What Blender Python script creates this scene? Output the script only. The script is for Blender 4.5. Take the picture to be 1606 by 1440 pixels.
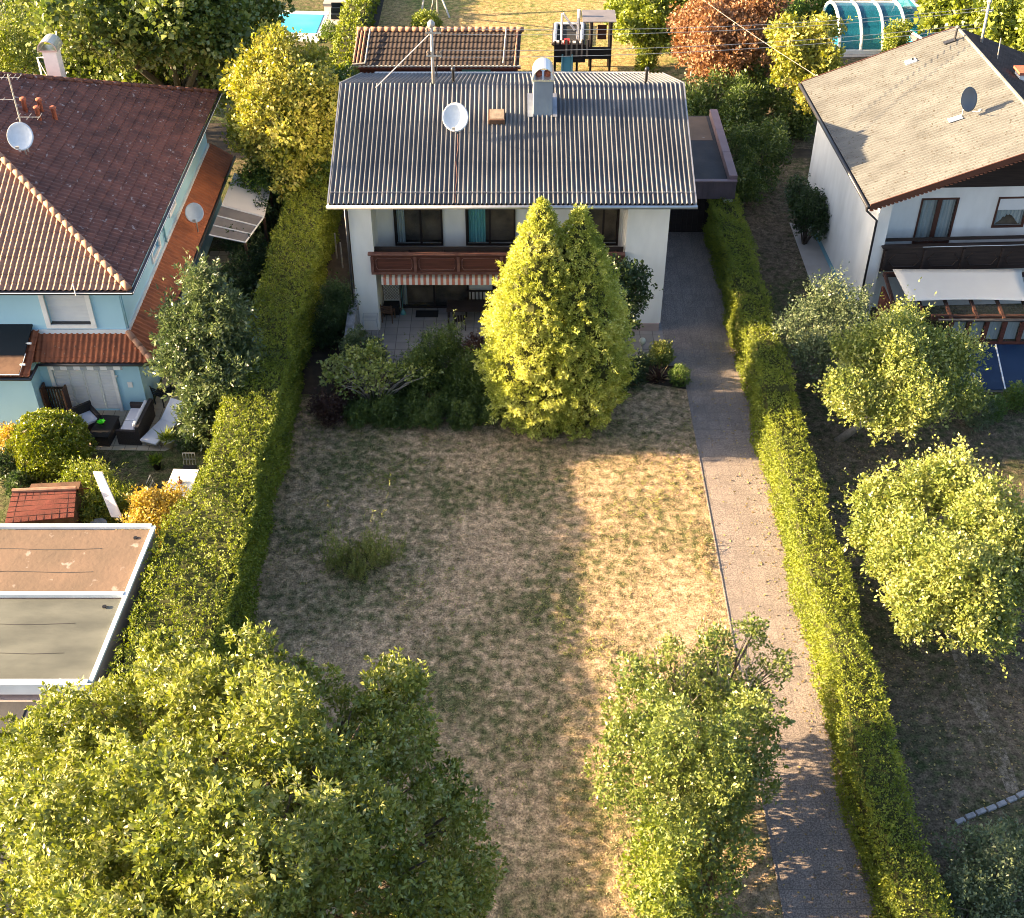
import bpy, bmesh, math, random
import numpy as np
from mathutils import Vector, Matrix
for o in list(bpy.data.objects): bpy.data.objects.remove(o)
scn = bpy.context.scene
C = scn.collection
RAD = math.radians
random.seed(7); rng = np.random.default_rng(11)

# ---------------- camera, world, sun, exposure ----------------
F, TH, H, CX, CY = 1943.0, RAD(39.4), 27.0, 803.0, 720.0
cd = bpy.data.cameras.new('camera'); cam = bpy.data.objects.new('camera', cd); C.objects.link(cam)
cam.location = (0, 0, H); cam.rotation_euler = (RAD(90)-TH, 0, 0)
cd.sensor_width = 36; cd.sensor_fit = 'HORIZONTAL'; cd.lens = 36*F/1606; cd.clip_end = 600; cd.clip_start = 0.5
scn.camera = cam
SUN_EL = 15.8
w = bpy.data.worlds.new('World'); scn.world = w; w.use_nodes = True
nt = w.node_tree; bg = nt.nodes['Background']
sky = nt.nodes.new('ShaderNodeTexSky'); sky.sky_type = 'NISHITA'; sky.sun_disc = False
sky.sun_elevation = RAD(SUN_EL); sky.sun_rotation = RAD(-90); sky.air_density = 0.75; sky.dust_density = 3.2; sky.ozone_density = 1.0
nt.links.new(sky.outputs[0], bg.inputs[0]); bg.inputs[1].default_value = 0.074
sl = bpy.data.lights.new('sun', 'SUN'); sl.energy = 5.0; sl.angle = RAD(0.55); sl.color = (1.0, 0.73, 0.43)
so = bpy.data.objects.new('sun', sl); C.objects.link(so)
so.rotation_euler = Vector((1, -0.03, -math.tan(RAD(SUN_EL)))).to_track_quat('-Z', 'Y').to_euler()
so.location = (-40, 30, 30)
scn.cycles.pixel_filter_type = 'BLACKMAN_HARRIS'; scn.cycles.filter_width = 1.0
scn.view_settings.view_transform = 'Standard'; scn.view_settings.look = 'None'
scn.view_settings.exposure = 2.75; scn.view_settings.gamma = 1.0

# ---------------- helpers ----------------
_s, _c = math.sin(TH), math.cos(TH)
def P(x, y, z=0.0):
    u = (x-CX)/F; v = -(y-CY)/F; t = (z-H)/(-_s+v*_c)
    return Vector((u*t, (_c+v*_s)*t, z))
def PY(x, y, Y):
    u = (x-CX)/F; v = -(y-CY)/F; t = Y/(_c+v*_s)
    return Vector((u*t, Y, H+(-_s+v*_c)*t))

class MB:
    def __init__(s): s.v = []; s.f = []
    def add(s, vs, fs):
        b = len(s.v); s.v += [tuple(v) for v in vs]; s.f += [tuple(b+i for i in f) for f in fs]; return s
    def box(s, x0, x1, y0, y1, z0, z1):
        vs = [(x, y, z) for z in (z0, z1) for y in (y0, y1) for x in (x0, x1)]
        return s.add(vs, [(0,2,3,1),(4,5,7,6),(0,1,5,4),(2,6,7,3),(0,4,6,2),(1,3,7,5)])
    def obox(s, c, size, rz=0, rx=0, ry=0):
        M = Matrix.Translation(c) @ Matrix.Rotation(rz,4,'Z') @ Matrix.Rotation(rx,4,'X') @ Matrix.Rotation(ry,4,'Y')
        a, b, d = size[0]/2, size[1]/2, size[2]/2
        vs = [M @ Vector((x,y,z)) for z in (-d,d) for y in (-b,b) for x in (-a,a)]
        return s.add(vs, [(0,2,3,1),(4,5,7,6),(0,1,5,4),(2,6,7,3),(0,4,6,2),(1,3,7,5)])
    def prism(s, pts, dz):   # thick slab: polygon pts (any plane) extruded by vector dz
        n = len(pts); d = Vector(dz); pts = [Vector(p) for p in pts]
        return s.add(pts+[p+d for p in pts], [tuple(range(n-1,-1,-1)), tuple(range(n,2*n))] + [(i,(i+1)%n,n+(i+1)%n,n+i) for i in range(n)])
    def tube(s, pts, r, n=8, taper=None):
        pts = [Vector(p) for p in pts]; rings = []
        for i, p in enumerate(pts):
            d = (pts[min(i+1,len(pts)-1)]-pts[max(i-1,0)]).normalized()
            a = d.orthogonal().normalized(); b = d.cross(a)
            if i and rings:
                a = (pa - d*pa.dot(d)).normalized(); b = d.cross(a)
            pa = a
            rr = r if taper is None else taper[i]
            rings.append([p + (a*math.cos(k*2*math.pi/n)+b*math.sin(k*2*math.pi/n))*rr for k in range(n)])
        vs = [v for R in rings for v in R]; fs = []
        for i in range(len(rings)-1):
            for k in range(n): fs.append((i*n+k, i*n+(k+1)%n, (i+1)*n+(k+1)%n, (i+1)*n+k))
        m = len(rings)-1
        fs.append(tuple(range(n-1,-1,-1))); fs.append(tuple(m*n+k for k in range(n)))
        return s.add(vs, fs)
    def lathe(s, c, prof, n=20, M=None):  # prof [(r,z)]
        M = M or Matrix(); vs = []
        for r, z in prof:
            for k in range(n): vs.append(Vector(c) + (M @ Vector((r*math.cos(k*2*math.pi/n), r*math.sin(k*2*math.pi/n), z))))
        fs = [(i*n+k, i*n+(k+1)%n, (i+1)*n+(k+1)%n, (i+1)*n+k) for i in range(len(prof)-1) for k in range(n)]
        fs.append(tuple(range(n-1,-1,-1))); fs.append(tuple((len(prof)-1)*n+k for k in range(n)))
        return s.add(vs, fs)
    def build(s, name, mat, parent=None, label=None, cat=None, group=None, kind=None, origin=None, smooth=False, bevel=0):
        me = bpy.data.meshes.new(name)
        if parent is not None: org = Vector(parent.get('_o', (0,0,0)))
        else: org = Vector(origin) if origin is not None else Vector((0,0,0))
        me.from_pydata([tuple(Vector(v)-org) for v in s.v], [], s.f); me.update()
        if smooth: me.shade_smooth()
        return link(name, me, mat, parent, label, cat, group, kind, org, bevel)
def link(name, me, mat, parent, label, cat, group, kind, org, bevel=0):
    o = bpy.data.objects.new(name, me); C.objects.link(o)
    if mat: me.materials.append(mat)
    if parent is not None: o.parent = parent
    else: o.location = org
    o['_o'] = tuple(org)
    if bevel:
        m = o.modifiers.new('bevel', 'BEVEL'); m.width = bevel; m.segments = 2; m.limit_method = 'ANGLE'
    props(o, label, cat, group, kind); return o
def props(o, label=None, cat=None, group=None, kind=None):
    for k, v in (('label',label),('category',cat),('group',group),('kind',kind)):
        if v: o[k] = v
    return o
def thing(name, loc, label, cat, group=None):
    o = bpy.data.objects.new(name, None); C.objects.link(o); o.location = loc; o.empty_display_size = .2
    o['_o'] = tuple(loc); return props(o, label, cat, group)
def clone(o, parent=None, loc=None, rz=None, label=None):
    c = o.copy(); C.objects.link(c)
    if parent is not None: c.parent = parent
    if loc is not None: c.location = loc
    if rz is not None: c.rotation_euler.z = rz
    if label: c['label'] = label
    for ch in [x for x in bpy.data.objects if x.parent == o]: clone(ch, c)
    return c

# ---------------- materials ----------------
def mat(name, col, col2=None, scale=1.5, rough=.8, bump=0.0, bscale=30, metal=0.0, spec=.3, detail=6, contrast=(.35,.65), stretch=None, speck=None):
    m = bpy.data.materials.new(name); m.use_nodes = True; t = m.node_tree; N = t.nodes; L = t.links
    b = N['Principled BSDF']; b.inputs['Roughness'].default_value = rough; b.inputs['Metallic'].default_value = metal
    b.inputs['Specular IOR Level'].default_value = spec; b.inputs['Base Color'].default_value = (*col,1)
    g = N.new('ShaderNodeNewGeometry'); vec = g.outputs['Position']
    if stretch:
        mp = N.new('ShaderNodeMapping'); mp.inputs['Scale'].default_value = stretch; L.new(vec, mp.inputs[0]); vec = mp.outputs[0]
    if col2 is None: col2 = tuple(c*.86 for c in col)
    if True:
        n = N.new('ShaderNodeTexNoise'); n.inputs['Scale'].default_value = scale; n.inputs['Detail'].default_value = detail; L.new(vec, n.inputs['Vector'])
        r = N.new('ShaderNodeValToRGB'); r.color_ramp.elements[0].position = contrast[0]; r.color_ramp.elements[1].position = contrast[1]
        r.color_ramp.elements[0].color = (*col,1); r.color_ramp.elements[1].color = (*col2,1)
        L.new(n.outputs[0], r.inputs[0]); out = r.outputs[0]
        if speck:   # (colour, scale, threshold)
            n2 = N.new('ShaderNodeTexNoise'); n2.inputs['Scale'].default_value = speck[1]; n2.inputs['Detail'].default_value = 4; L.new(vec, n2.inputs['Vector'])
            r2 = N.new('ShaderNodeValToRGB'); r2.color_ramp.elements[0].position = speck[2]; r2.color_ramp.elements[1].position = speck[2]+.06
            mx = N.new('ShaderNodeMix'); mx.data_type = 'RGBA'; L.new(n2.outputs[0], r2.inputs[0]); L.new(r2.outputs[0], mx.inputs[0])
            L.new(out, mx.inputs[6]); mx.inputs[7].default_value = (*speck[0],1); out = mx.outputs[2]
        L.new(out, b.inputs['Base Color'])
    if bump:
        n3 = N.new('ShaderNodeTexNoise'); n3.inputs['Scale'].default_value = bscale; n3.inputs['Detail'].default_value = 5; L.new(vec, n3.inputs['Vector'])
        bp = N.new('ShaderNodeBump'); bp.inputs['Strength'].default_value = bump; bp.inputs['Distance'].default_value = .02
        L.new(n3.outputs[0], bp.inputs['Height']); L.new(bp.outputs[0], b.inputs['Normal'])
    return m
def leafmat(name, cols, trans=.35, rough=.45, tipcol=None):
    m = bpy.data.materials.new(name); m.use_nodes = True; t = m.node_tree; N = t.nodes; L = t.links
    b = N['Principled BSDF']; b.inputs['Roughness'].default_value = rough; b.inputs['Specular IOR Level'].default_value = .6
    g = N.new('ShaderNodeNewGeometry'); r = N.new('ShaderNodeValToRGB'); cr = r.color_ramp
    while len(cr.elements) < len(cols): cr.elements.new(.5)
    for i, c in enumerate(cols):
        cr.elements[i].position = i/max(1,len(cols)-1); cr.elements[i].color = (*c,1)
    # mix of per-leaf random and metre-scale patches
    n = N.new('ShaderNodeTexNoise'); n.inputs['Scale'].default_value = .9; n.inputs['Detail'].default_value = 3; L.new(g.outputs['Position'], n.inputs['Vector'])
    a = N.new('ShaderNodeMath'); a.operation = 'MULTIPLY_ADD'; a.inputs[1].default_value = .55; L.new(g.outputs['Random Per Island'], a.inputs[0])
    mr = N.new('ShaderNodeMapRange'); mr.inputs[1].default_value = .3; mr.inputs[2].default_value = .7; mr.inputs[3].default_value = 0; mr.inputs[4].default_value = .45
    L.new(n.outputs[0], mr.inputs[0]); L.new(mr.outputs[0], a.inputs[2]); L.new(a.outputs[0], r.inputs[0])
    L.new(r.outputs[0], b.inputs['Base Color'])
    tr = N.new('ShaderNodeBsdfTranslucent'); hs = N.new('ShaderNodeHueSaturation'); hs.inputs['Saturation'].default_value = 1.15; hs.inputs['Value'].default_value = 1.3
    L.new(r.outputs[0], hs.inputs['Color']); L.new(hs.outputs[0], tr.inputs[0])
    mx = N.new('ShaderNodeMixShader'); mx.inputs[0].default_value = trans
    L.new(b.outputs[0], mx.inputs[1]); L.new(tr.outputs[0], mx.inputs[2]); L.new(mx.outputs[0], N['Material Output'].inputs[0])
    return m
def glassmat(name, tint, alpha=.45):
    m = bpy.data.materials.new(name); m.use_nodes = True; t = m.node_tree; N = t.nodes; L = t.links
    b = N['Principled BSDF']; b.inputs['Base Color'].default_value = (*tint,1); b.inputs['Roughness'].default_value = .04; b.inputs['Specular IOR Level'].default_value = .6
    tr = N.new('ShaderNodeBsdfTransparent'); mx = N.new('ShaderNodeMixShader'); mx.inputs[0].default_value = 1-alpha
    L.new(b.outputs[0], mx.inputs[1]); L.new(tr.outputs[0], mx.inputs[2]); L.new(mx.outputs[0], N['Material Output'].inputs[0])
    return m
def slabs(name, col, col2, joint, bw, bh, jw=.012, rough=.85, speck=True, jstr=1.0, offs=0.0):
    m = mat(name, col, col2, scale=1.3, rough=rough, bump=.5, bscale=60, contrast=(.3,.7)); t = m.node_tree; N = t.nodes; L = t.links
    b = N['Principled BSDF']; base = b.inputs['Base Color'].links[0].from_socket
    g = N.new('ShaderNodeNewGeometry'); br = N.new('ShaderNodeTexBrick'); L.new(g.outputs['Position'], br.inputs['Vector'])
    br.offset = offs; br.inputs['Scale'].default_value = 1; br.inputs['Brick Width'].default_value = bw; br.inputs['Row Height'].default_value = bh
    br.inputs['Mortar Size'].default_value = jw; br.inputs['Mortar Smooth'].default_value = .3
    br.inputs['Color1'].default_value = (.82,.82,.82,1); br.inputs['Color2'].default_value = (1.1,1.1,1.1,1); br.inputs['Mortar'].default_value = (1,1,1,1)
    mu = N.new('ShaderNodeMix'); mu.data_type = 'RGBA'; mu.blend_type = 'MULTIPLY'; mu.inputs[0].default_value = .6
    L.new(base, mu.inputs[6]); L.new(br.outputs['Color'], mu.inputs[7]); src = mu.outputs[2]
    if speck:
        n = N.new('ShaderNodeTexNoise'); n.inputs['Scale'].default_value = 26; n.inputs['Detail'].default_value = 3; L.new(g.outputs['Position'], n.inputs['Vector'])
        mr = N.new('ShaderNodeMapRange'); mr.inputs[1].default_value = .35; mr.inputs[2].default_value = .65; mr.inputs[3].default_value = .55; mr.inputs[4].default_value = 1.4
        L.new(n.outputs[0], mr.inputs[0]); m2 = N.new('ShaderNodeMix'); m2.data_type = 'RGBA'; m2.blend_type = 'MULTIPLY'; m2.inputs[0].default_value = 1
        L.new(src, m2.inputs[6]); L.new(mr.outputs[0], m2.inputs[7]); src = m2.outputs[2]
    mj = N.new('ShaderNodeMix'); mj.data_type = 'RGBA'; L.new(br.outputs['Fac'], mj.inputs[0]); L.new(src, mj.inputs[6]); mj.inputs[7].default_value = (*joint,1)
    L.new(mj.outputs[2], b.inputs['Base Color']); return m
def lawnmat(name, dry, dry2, green, amount, scale=1.0):
    m = bpy.data.materials.new(name); m.use_nodes = True; t = m.node_tree; N = t.nodes; L = t.links; b = N['Principled BSDF']
    b.inputs['Roughness'].default_value = .95; b.inputs['Specular IOR Level'].default_value = .1
    g = N.new('ShaderNodeNewGeometry')
    def noise(sc, det=5, dist=0):
        n = N.new('ShaderNodeTexNoise'); n.inputs['Scale'].default_value = sc; n.inputs['Detail'].default_value = det; n.inputs['Distortion'].default_value = dist
        L.new(g.outputs['Position'], n.inputs['Vector']); return n.outputs[0]
    def mrange(s, a, bb, c=0, d=1):
        r = N.new('ShaderNodeMapRange'); r.inputs[1].default_value = a; r.inputs[2].default_value = bb; r.inputs[3].default_value = c; r.inputs[4].default_value = d; L.new(s, r.inputs[0]); return r.outputs[0]
    def mixc(f, a, c, mode='MIX'):
        x = N.new('ShaderNodeMix'); x.data_type = 'RGBA'; x.blend_type = mode
        if isinstance(f, float): x.inputs[0].default_value = f
        else: L.new(f, x.inputs[0])
        for i, v in ((6,a),(7,c)):
            if isinstance(v, tuple): x.inputs[i].default_value = (*v,1)
            else: L.new(v, x.inputs[i])
        return x.outputs[2]
    def add(a, bb):
        x = N.new('ShaderNodeMath'); x.operation = 'ADD'; L.new(a, x.inputs[0]); L.new(bb, x.inputs[1]); return x.outputs[0]
    mid = noise(1.7*scale, 8, .3)
    base = mixc(mrange(mid, .35, .68), dry, dry2)
    s = add(mrange(noise(.30*scale, 3), .3, .7, -.16, .16), noise(3.4*scale, 12, .15))
    gm = mrange(s, .50-amount*.3, .80-amount*.3)
    base = mixc(gm, base, green)
    clump = mrange(noise(5.5*scale, 10, .2), .36, .62, .62, 1.22)
    base = mixc(1.0, base, clump, 'MULTIPLY')
    fine = mrange(noise(18*scale, 7, .4), .3, .7, .45, 1.5)
    base = mixc(1.0, base, fine, 'MULTIPLY')
    L.new(base, b.inputs['Base Color'])
    bp = N.new('ShaderNodeBump'); bp.inputs['Strength'].default_value = .75; bp.inputs['Distance'].default_value = .05
    L.new(add(noise(22, 6), mid), bp.inputs['Height']); L.new(bp.outputs[0], b.inputs['Normal'])
    return m

M = {}
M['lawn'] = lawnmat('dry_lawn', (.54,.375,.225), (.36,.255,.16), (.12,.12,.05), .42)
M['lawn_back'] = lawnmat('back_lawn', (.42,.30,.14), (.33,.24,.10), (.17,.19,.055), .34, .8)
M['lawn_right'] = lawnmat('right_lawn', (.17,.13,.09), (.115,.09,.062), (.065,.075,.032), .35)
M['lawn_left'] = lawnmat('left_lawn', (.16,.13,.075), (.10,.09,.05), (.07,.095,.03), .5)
M['soil'] = mat('soil', (.06,.045,.03), (.035,.028,.02), scale=3, bump=.6, bscale=20)
M['drive'] = slabs('drive_concrete', (.285,.235,.205), (.225,.188,.168), (.15,.13,.12), .41, .50, .007)
M['patio'] = slabs('patio_slabs', (.31,.285,.27), (.25,.235,.225), (.12,.11,.105), .5, .5, .014, speck=False)
M['patio2'] = slabs('patio_sand', (.46,.39,.29), (.38,.33,.25), (.2,.17,.13), .42, .42, .016, speck=False)
M['kerb'] = mat('kerb_stone', (.42,.40,.36), (.3,.29,.27), scale=5, bump=.3)
M['eternit'] = mat('grey_corrugated_sheet', (.185,.185,.19), (.115,.118,.13), scale=1.2, rough=.75, bump=.15, bscale=40, stretch=(1,.35,1), speck=((.2,.2,.2),9,.66))
M['wall_w'] = mat('white_render', (.82,.81,.77), (.72,.71,.67), scale=1.6, rough=.9, bump=.15, bscale=90, stretch=(1,1,.35))
M['plinth'] = mat('pinkish_plinth', (.42,.34,.32), None, rough=.9, bump=.2)
M['wall_b'] = mat('blue_render', (.38,.62,.73), (.33,.56,.68), scale=.7, rough=.9, bump=.15, bscale=90, stretch=(1,1,.35))
M['wall_b2'] = mat('teal_render', (.22,.44,.54), None, rough=.9)
M['trim_w'] = mat('white_paint', (.80,.80,.78), (.72,.72,.71), scale=4, rough=.5)
M['roller'] = mat('white_shutter', (.68,.70,.70), (.62,.64,.65), scale=2, rough=.5)
M['wood_r'] = mat('red_brown_wood', (.125,.043,.03), (.075,.028,.02), scale=3, rough=.55, bump=.2, stretch=(.4,1,6))
M['wood_rl'] = mat('worn_red_wood_rail', (.20,.10,.075), (.12,.05,.04), scale=3, rough=.55)
M['wood_d'] = mat('dark_wood', (.040,.028,.024), (.022,.016,.014), scale=3, rough=.6, bump=.2, stretch=(.4,1,6))
M['wood_m'] = mat('brown_wood', (.16,.09,.055), (.10,.055,.035), scale=4, rough=.6, bump=.2)
M['wood_g'] = mat('weathered_wood', (.30,.23,.17), (.20,.16,.12), scale=6, rough=.8, bump=.3)
M['frame_d'] = mat('dark_window_frame', (.03,.022,.02), None, rough=.4)
M['frame_b'] = mat('brown_window_frame', (.09,.04,.028), None, rough=.45)
M['metal'] = mat('zinc', (.45,.46,.48), (.36,.37,.39), scale=3, rough=.38, metal=.7)
M['metal_d'] = mat('dark_gutter', (.06,.06,.065), None, rough=.35, metal=.4)
M['galv'] = mat('galvanised_steel', (.48,.47,.44), (.38,.36,.33), scale=8, rough=.5, metal=.4)
M['cowl'] = mat('stainless_cowl', (.75,.75,.74), (.66,.66,.66), scale=2, rough=.3, metal=.6)
M['chim'] = mat('chimney_cladding', (.20,.25,.30), (.17,.21,.26), scale=2, rough=.5)
M['dish'] = mat('dish_white', (.66,.70,.74), (.58,.62,.66), scale=6, rough=.5)
M['dish_d'] = mat('dish_grey', (.12,.14,.16), None, rough=.5)
M['glass'] = glassmat('window_glass', (.03,.04,.045), .15)
M['curtain_t'] = mat('teal_curtain', (.25,.66,.68), (.16,.5,.52), scale=3, stretch=(9,9,.5), rough=.9)
M['curtain_w'] = mat('pale_curtain', (.6,.68,.68), (.45,.55,.55), scale=3, stretch=(9,9,.5), rough=.9)
M['room'] = mat('dim_room', (.30,.23,.15), (.10,.08,.06), scale=1.2, rough=.9)  # darkness of the rooms put into the colour of their backing sheets
M['black'] = mat('black_plastic', (.014,.014,.016), None, rough=.45)
M['rattan'] = mat('dark_rattan', (.022,.018,.02), (.04,.035,.035), scale=40, rough=.7, bump=.5, bscale=60)
M['cushion'] = mat('pale_cushion', (.55,.58,.66), (.5,.52,.6), scale=3, rough=.95)
M['tile_f'] = mat('sunlit_tan_pantile', (.33,.205,.14), (.24,.14,.10), scale=2.5, rough=.8, bump=.2, speck=((.40,.36,.30),14,.64))  # front face of the hip roof, sunlight put into a lighter tan
M['tile_s'] = mat('shaded_brown_pantile', (.205,.08,.056), (.085,.038,.03), scale=1.3, rough=.62, bump=.3, bscale=25, speck=((.34,.27,.25),6,.64), contrast=(.3,.7))  # side and rear of the same roof, shade put into darker brown
M['tile_o'] = mat('orange_tile', (.36,.115,.05), (.24,.08,.04), scale=2.2, rough=.75, bump=.2, speck=((.5,.4,.32),22,.72))
M['ridge'] = mat('ridge_tile', (.42,.24,.16), (.28,.15,.10), scale=5, rough=.8)
M['pot'] = mat('terracotta', (.42,.13,.07), (.32,.1,.06), scale=6, rough=.8)
M['sheet_r'] = mat('weathered_beige_sheet', (.172,.173,.165), (.115,.116,.11), scale=1.0, rough=.9, bump=.35, bscale=14, speck=((.09,.08,.065),9,.60), stretch=(1,1.4,1), contrast=(.35,.7))
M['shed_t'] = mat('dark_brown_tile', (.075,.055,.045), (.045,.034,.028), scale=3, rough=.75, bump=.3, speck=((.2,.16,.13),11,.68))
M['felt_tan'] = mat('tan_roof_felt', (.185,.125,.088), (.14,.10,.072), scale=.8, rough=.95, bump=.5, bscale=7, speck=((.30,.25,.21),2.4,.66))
M['felt_g'] = mat('green_grey_felt', (.135,.14,.12), (.08,.085,.075), scale=1.0, rough=.95, bump=.4, bscale=6, stretch=(.5,1.4,1))
M['felt_d'] = mat('dark_felt', (.038,.038,.042), (.06,.058,.058), scale=.9, rough=.8, bump=.35, bscale=7)
M['cap_w'] = mat('white_coping', (.66,.72,.76), None, rough=.35, spec=.5)
M['cap_b'] = mat('brown_fascia', (.10,.075,.085), (.075,.058,.065), scale=2, rough=.5)
M['cap_p'] = mat('purple_brown_coping', (.22,.15,.155), None, rough=.45)
M['slope_red'] = mat('red_shingle', (.20,.055,.038), (.15,.045,.03), scale=4, rough=.85, bump=.3)
M['solar'] = mat('black_panel', (.008,.014,.02), None, rough=.55, spec=.25)
M['blue_g'] = mat('navy_glazing', (.010,.028,.07), (.008,.022,.055), scale=.5, rough=.25, spec=.5)
M['canvas'] = mat('cream_canvas', (.70,.66,.58), (.64,.60,.53), scale=.7, rough=.9, bump=.3, bscale=2)
M['canvas2'] = mat('white_canvas', (.72,.68,.66), (.66,.62,.6), scale=.9, rough=.9, bump=.3, bscale=2)
M['poly'] = mat('grey_polycarbonate', (.16,.15,.155), (.22,.2,.2), scale=1.5, rough=.3)
M['water'] = mat('pool_water', (.04,.42,.70), (.08,.52,.78), scale=.5, rough=.08, bump=.15, bscale=3)
M['enc'] = glassmat('teal_polycarbonate', (.008,.10,.14), .75)
M['pooltile'] = mat('pool_edge', (.62,.66,.70), None, rough=.7)
M['paving_b'] = mat('pale_paving', (.40,.37,.34), None, rough=.85)
M['bark'] = mat('bark', (.16,.13,.10), (.09,.07,.055), scale=9, rough=.9, bump=.8, bscale=25, stretch=(2,2,.6))
M['bark_p'] = mat('pale_bark', (.34,.30,.25), (.22,.19,.16), scale=9, rough=.9, bump=.5)
M['red_p'] = mat('red_plastic', (.6,.03,.02), None, rough=.4)
M['teal_p'] = mat('teal_plastic', (.10,.28,.28), None, rough=.35)
M['green_p'] = mat('neon_green', (.08,.75,.02), None, rough=.4)
M['stone'] = mat('rough_stone', (.33,.33,.34), (.2,.2,.21), scale=7, rough=.9, bump=.7, bscale=18)
M['mat_b'] = mat('door_mat', (.02,.02,.022), None, rough=.95, bump=.5)
M['wood_redwall'] = mat('dark_red_boards', (.10,.03,.022), (.06,.02,.015), scale=3, rough=.7)
M['white_orb'] = mat('cream_globe', (.75,.75,.6), None, rough=.3)
# striped awning fabric
def stripemat(name, a, b, period):
    m = bpy.data.materials.new(name); m.use_nodes = True; t = m.node_tree; N = t.nodes; L = t.links; bs = N['Principled BSDF']; bs.inputs['Roughness'].default_value = .9
    g = N.new('ShaderNodeNewGeometry'); sp = N.new('ShaderNodeSeparateXYZ'); L.new(g.outputs['Position'], sp.inputs[0])
    x = N.new('ShaderNodeMath'); x.operation = 'MULTIPLY'; x.inputs[1].default_value = 1/period; L.new(sp.outputs[0], x.inputs[0])
    f = N.new('ShaderNodeMath'); f.operation = 'FRACT'; L.new(x.outputs[0], f.inputs[0])
    c = N.new('ShaderNodeMath'); c.operation = 'GREATER_THAN'; c.inputs[1].default_value = .5; L.new(f.outputs[0], c.inputs[0])
    mx = N.new('ShaderNodeMix'); mx.data_type = 'RGBA'; L.new(c.outputs[0], mx.inputs[0]); mx.inputs[6].default_value = (*a,1); mx.inputs[7].default_value = (*b,1)
    L.new(mx.outputs[2], bs.inputs['Base Color']); return m
M['stripe'] = stripemat('orange_white_stripes', (.72,.66,.55), (.52,.17,.10), .218)
M['stripe_g'] = stripemat('grey_white_stripes', (.66,.68,.68), (.30,.34,.36), .46)
# foliage
M['lf_linden'] = leafmat('linden_leaves', [(0.04, 0.062, 0.011), (0.11, 0.145, 0.024), (0.22, 0.255, 0.045), (0.34, 0.36, 0.09), (0.66, 0.63, 0.38)], .22, .4)
M['lf_hedge'] = leafmat('hedge_leaves', [(0.044, 0.077, 0.011), (0.084, 0.13, 0.013), (0.125, 0.173, 0.017), (0.147, 0.188, 0.021)], .22, .6)
M['lf_hedge_y'] = leafmat('yellow_hedge_leaves', [(0.061, 0.092, 0.009), (0.135, 0.176, 0.013), (0.223, 0.262, 0.019), (0.315, 0.335, 0.042)], .22, .6)
M['lf_con'] = leafmat('golden_cypress_sprays', [(0.08, 0.11, 0.014), (0.33, 0.37, 0.045), (0.56, 0.57, 0.13), (0.7, 0.69, 0.3)], .22, .7)
M['lf_apple'] = leafmat('apple_leaves', [(0.07, 0.11, 0.022), (0.18, 0.23, 0.045), (0.33, 0.35, 0.085), (0.5, 0.49, 0.21)], .22, .45)
M['lf_apple_d'] = leafmat('grey_green_leaves', [(0.056, 0.091, 0.039), (0.091, 0.126, 0.056), (0.14, 0.182, 0.084), (0.266, 0.28, 0.14)], .22, .45)
M['lf_mid'] = leafmat('cherry_leaves', [(0.045, 0.08, 0.016), (0.11, 0.155, 0.03), (0.2, 0.235, 0.05), (0.36, 0.38, 0.13)], .22, .4)
M['lf_dark'] = leafmat('dark_leaves', [(0.018, 0.035, 0.013), (0.03, 0.056, 0.018), (0.056, 0.094, 0.025), (0.088, 0.138, 0.037)], .2, .5)
M['lf_green'] = leafmat('green_leaves', [(0.034, 0.068, 0.014), (0.074, 0.134, 0.021), (0.14, 0.216, 0.031), (0.245, 0.315, 0.052)], .22, .5)
M['lf_bright'] = leafmat('bright_leaves', [(0.05, 0.085, 0.012), (0.15, 0.2, 0.025), (0.27, 0.31, 0.045), (0.42, 0.43, 0.1)], .22, .5)
M['lf_laurel'] = leafmat('oleander_leaves', [(0.035, 0.06, 0.025), (0.07, 0.105, 0.04), (0.14, 0.18, 0.07), (0.3, 0.33, 0.15)], .25, .35)
M['lf_yellow'] = leafmat('autumn_yellow_leaves', [(0.13, 0.16, 0.02), (0.26, 0.28, 0.035), (0.4, 0.37, 0.07), (0.52, 0.46, 0.14)], .22, .5)
M['lf_copper'] = leafmat('copper_leaves', [(0.14, 0.07, 0.03), (0.24, 0.12, 0.05), (0.34, 0.18, 0.09), (0.42, 0.28, 0.16)], .22, .5)
M['lf_orange'] = leafmat('orange_leaves', [(0.26, 0.19, 0.03), (0.42, 0.31, 0.06), (0.55, 0.42, 0.1), (0.6, 0.5, 0.22)], .22, .5)
M['lf_box'] = leafmat('box_leaves', [(0.05, 0.08, 0.01), (0.13, 0.17, 0.015), (0.22, 0.25, 0.025), (0.34, 0.34, 0.07)], .25, .35)
M['lf_deep'] = leafmat('deep_green_leaves', [(0.022, 0.042, 0.01), (0.055, 0.095, 0.018), (0.11, 0.16, 0.028), (0.22, 0.26, 0.06)], .2, .5)
M['lf_juni'] = leafmat('juniper_needles', [(0.022, 0.044, 0.013), (0.037, 0.069, 0.015), (0.056, 0.1, 0.02), (0.075, 0.125, 0.025)], .15, .7)
M['lf_purple'] = leafmat('barberry_leaves', [(0.037, 0.015, 0.013), (0.062, 0.025, 0.018), (0.075, 0.044, 0.025)], .2, .6)
M['grass_dry'] = leafmat('dry_grass', [(0.221, 0.195, 0.098), (0.364, 0.286, 0.156), (0.494, 0.377, 0.215), (0.169, 0.182, 0.065)], .3, .8)
M['weed'] = leafmat('weed', [(0.14, 0.17, 0.04), (0.26, 0.28, 0.07), (0.46, 0.43, 0.15)], .3, .7)
M['core'] = mat('shade_core', (.06,.065,.018), (.04,.045,.014), scale=6, rough=1)  # shade inside the foliage put into the colour of solid cores

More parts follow.
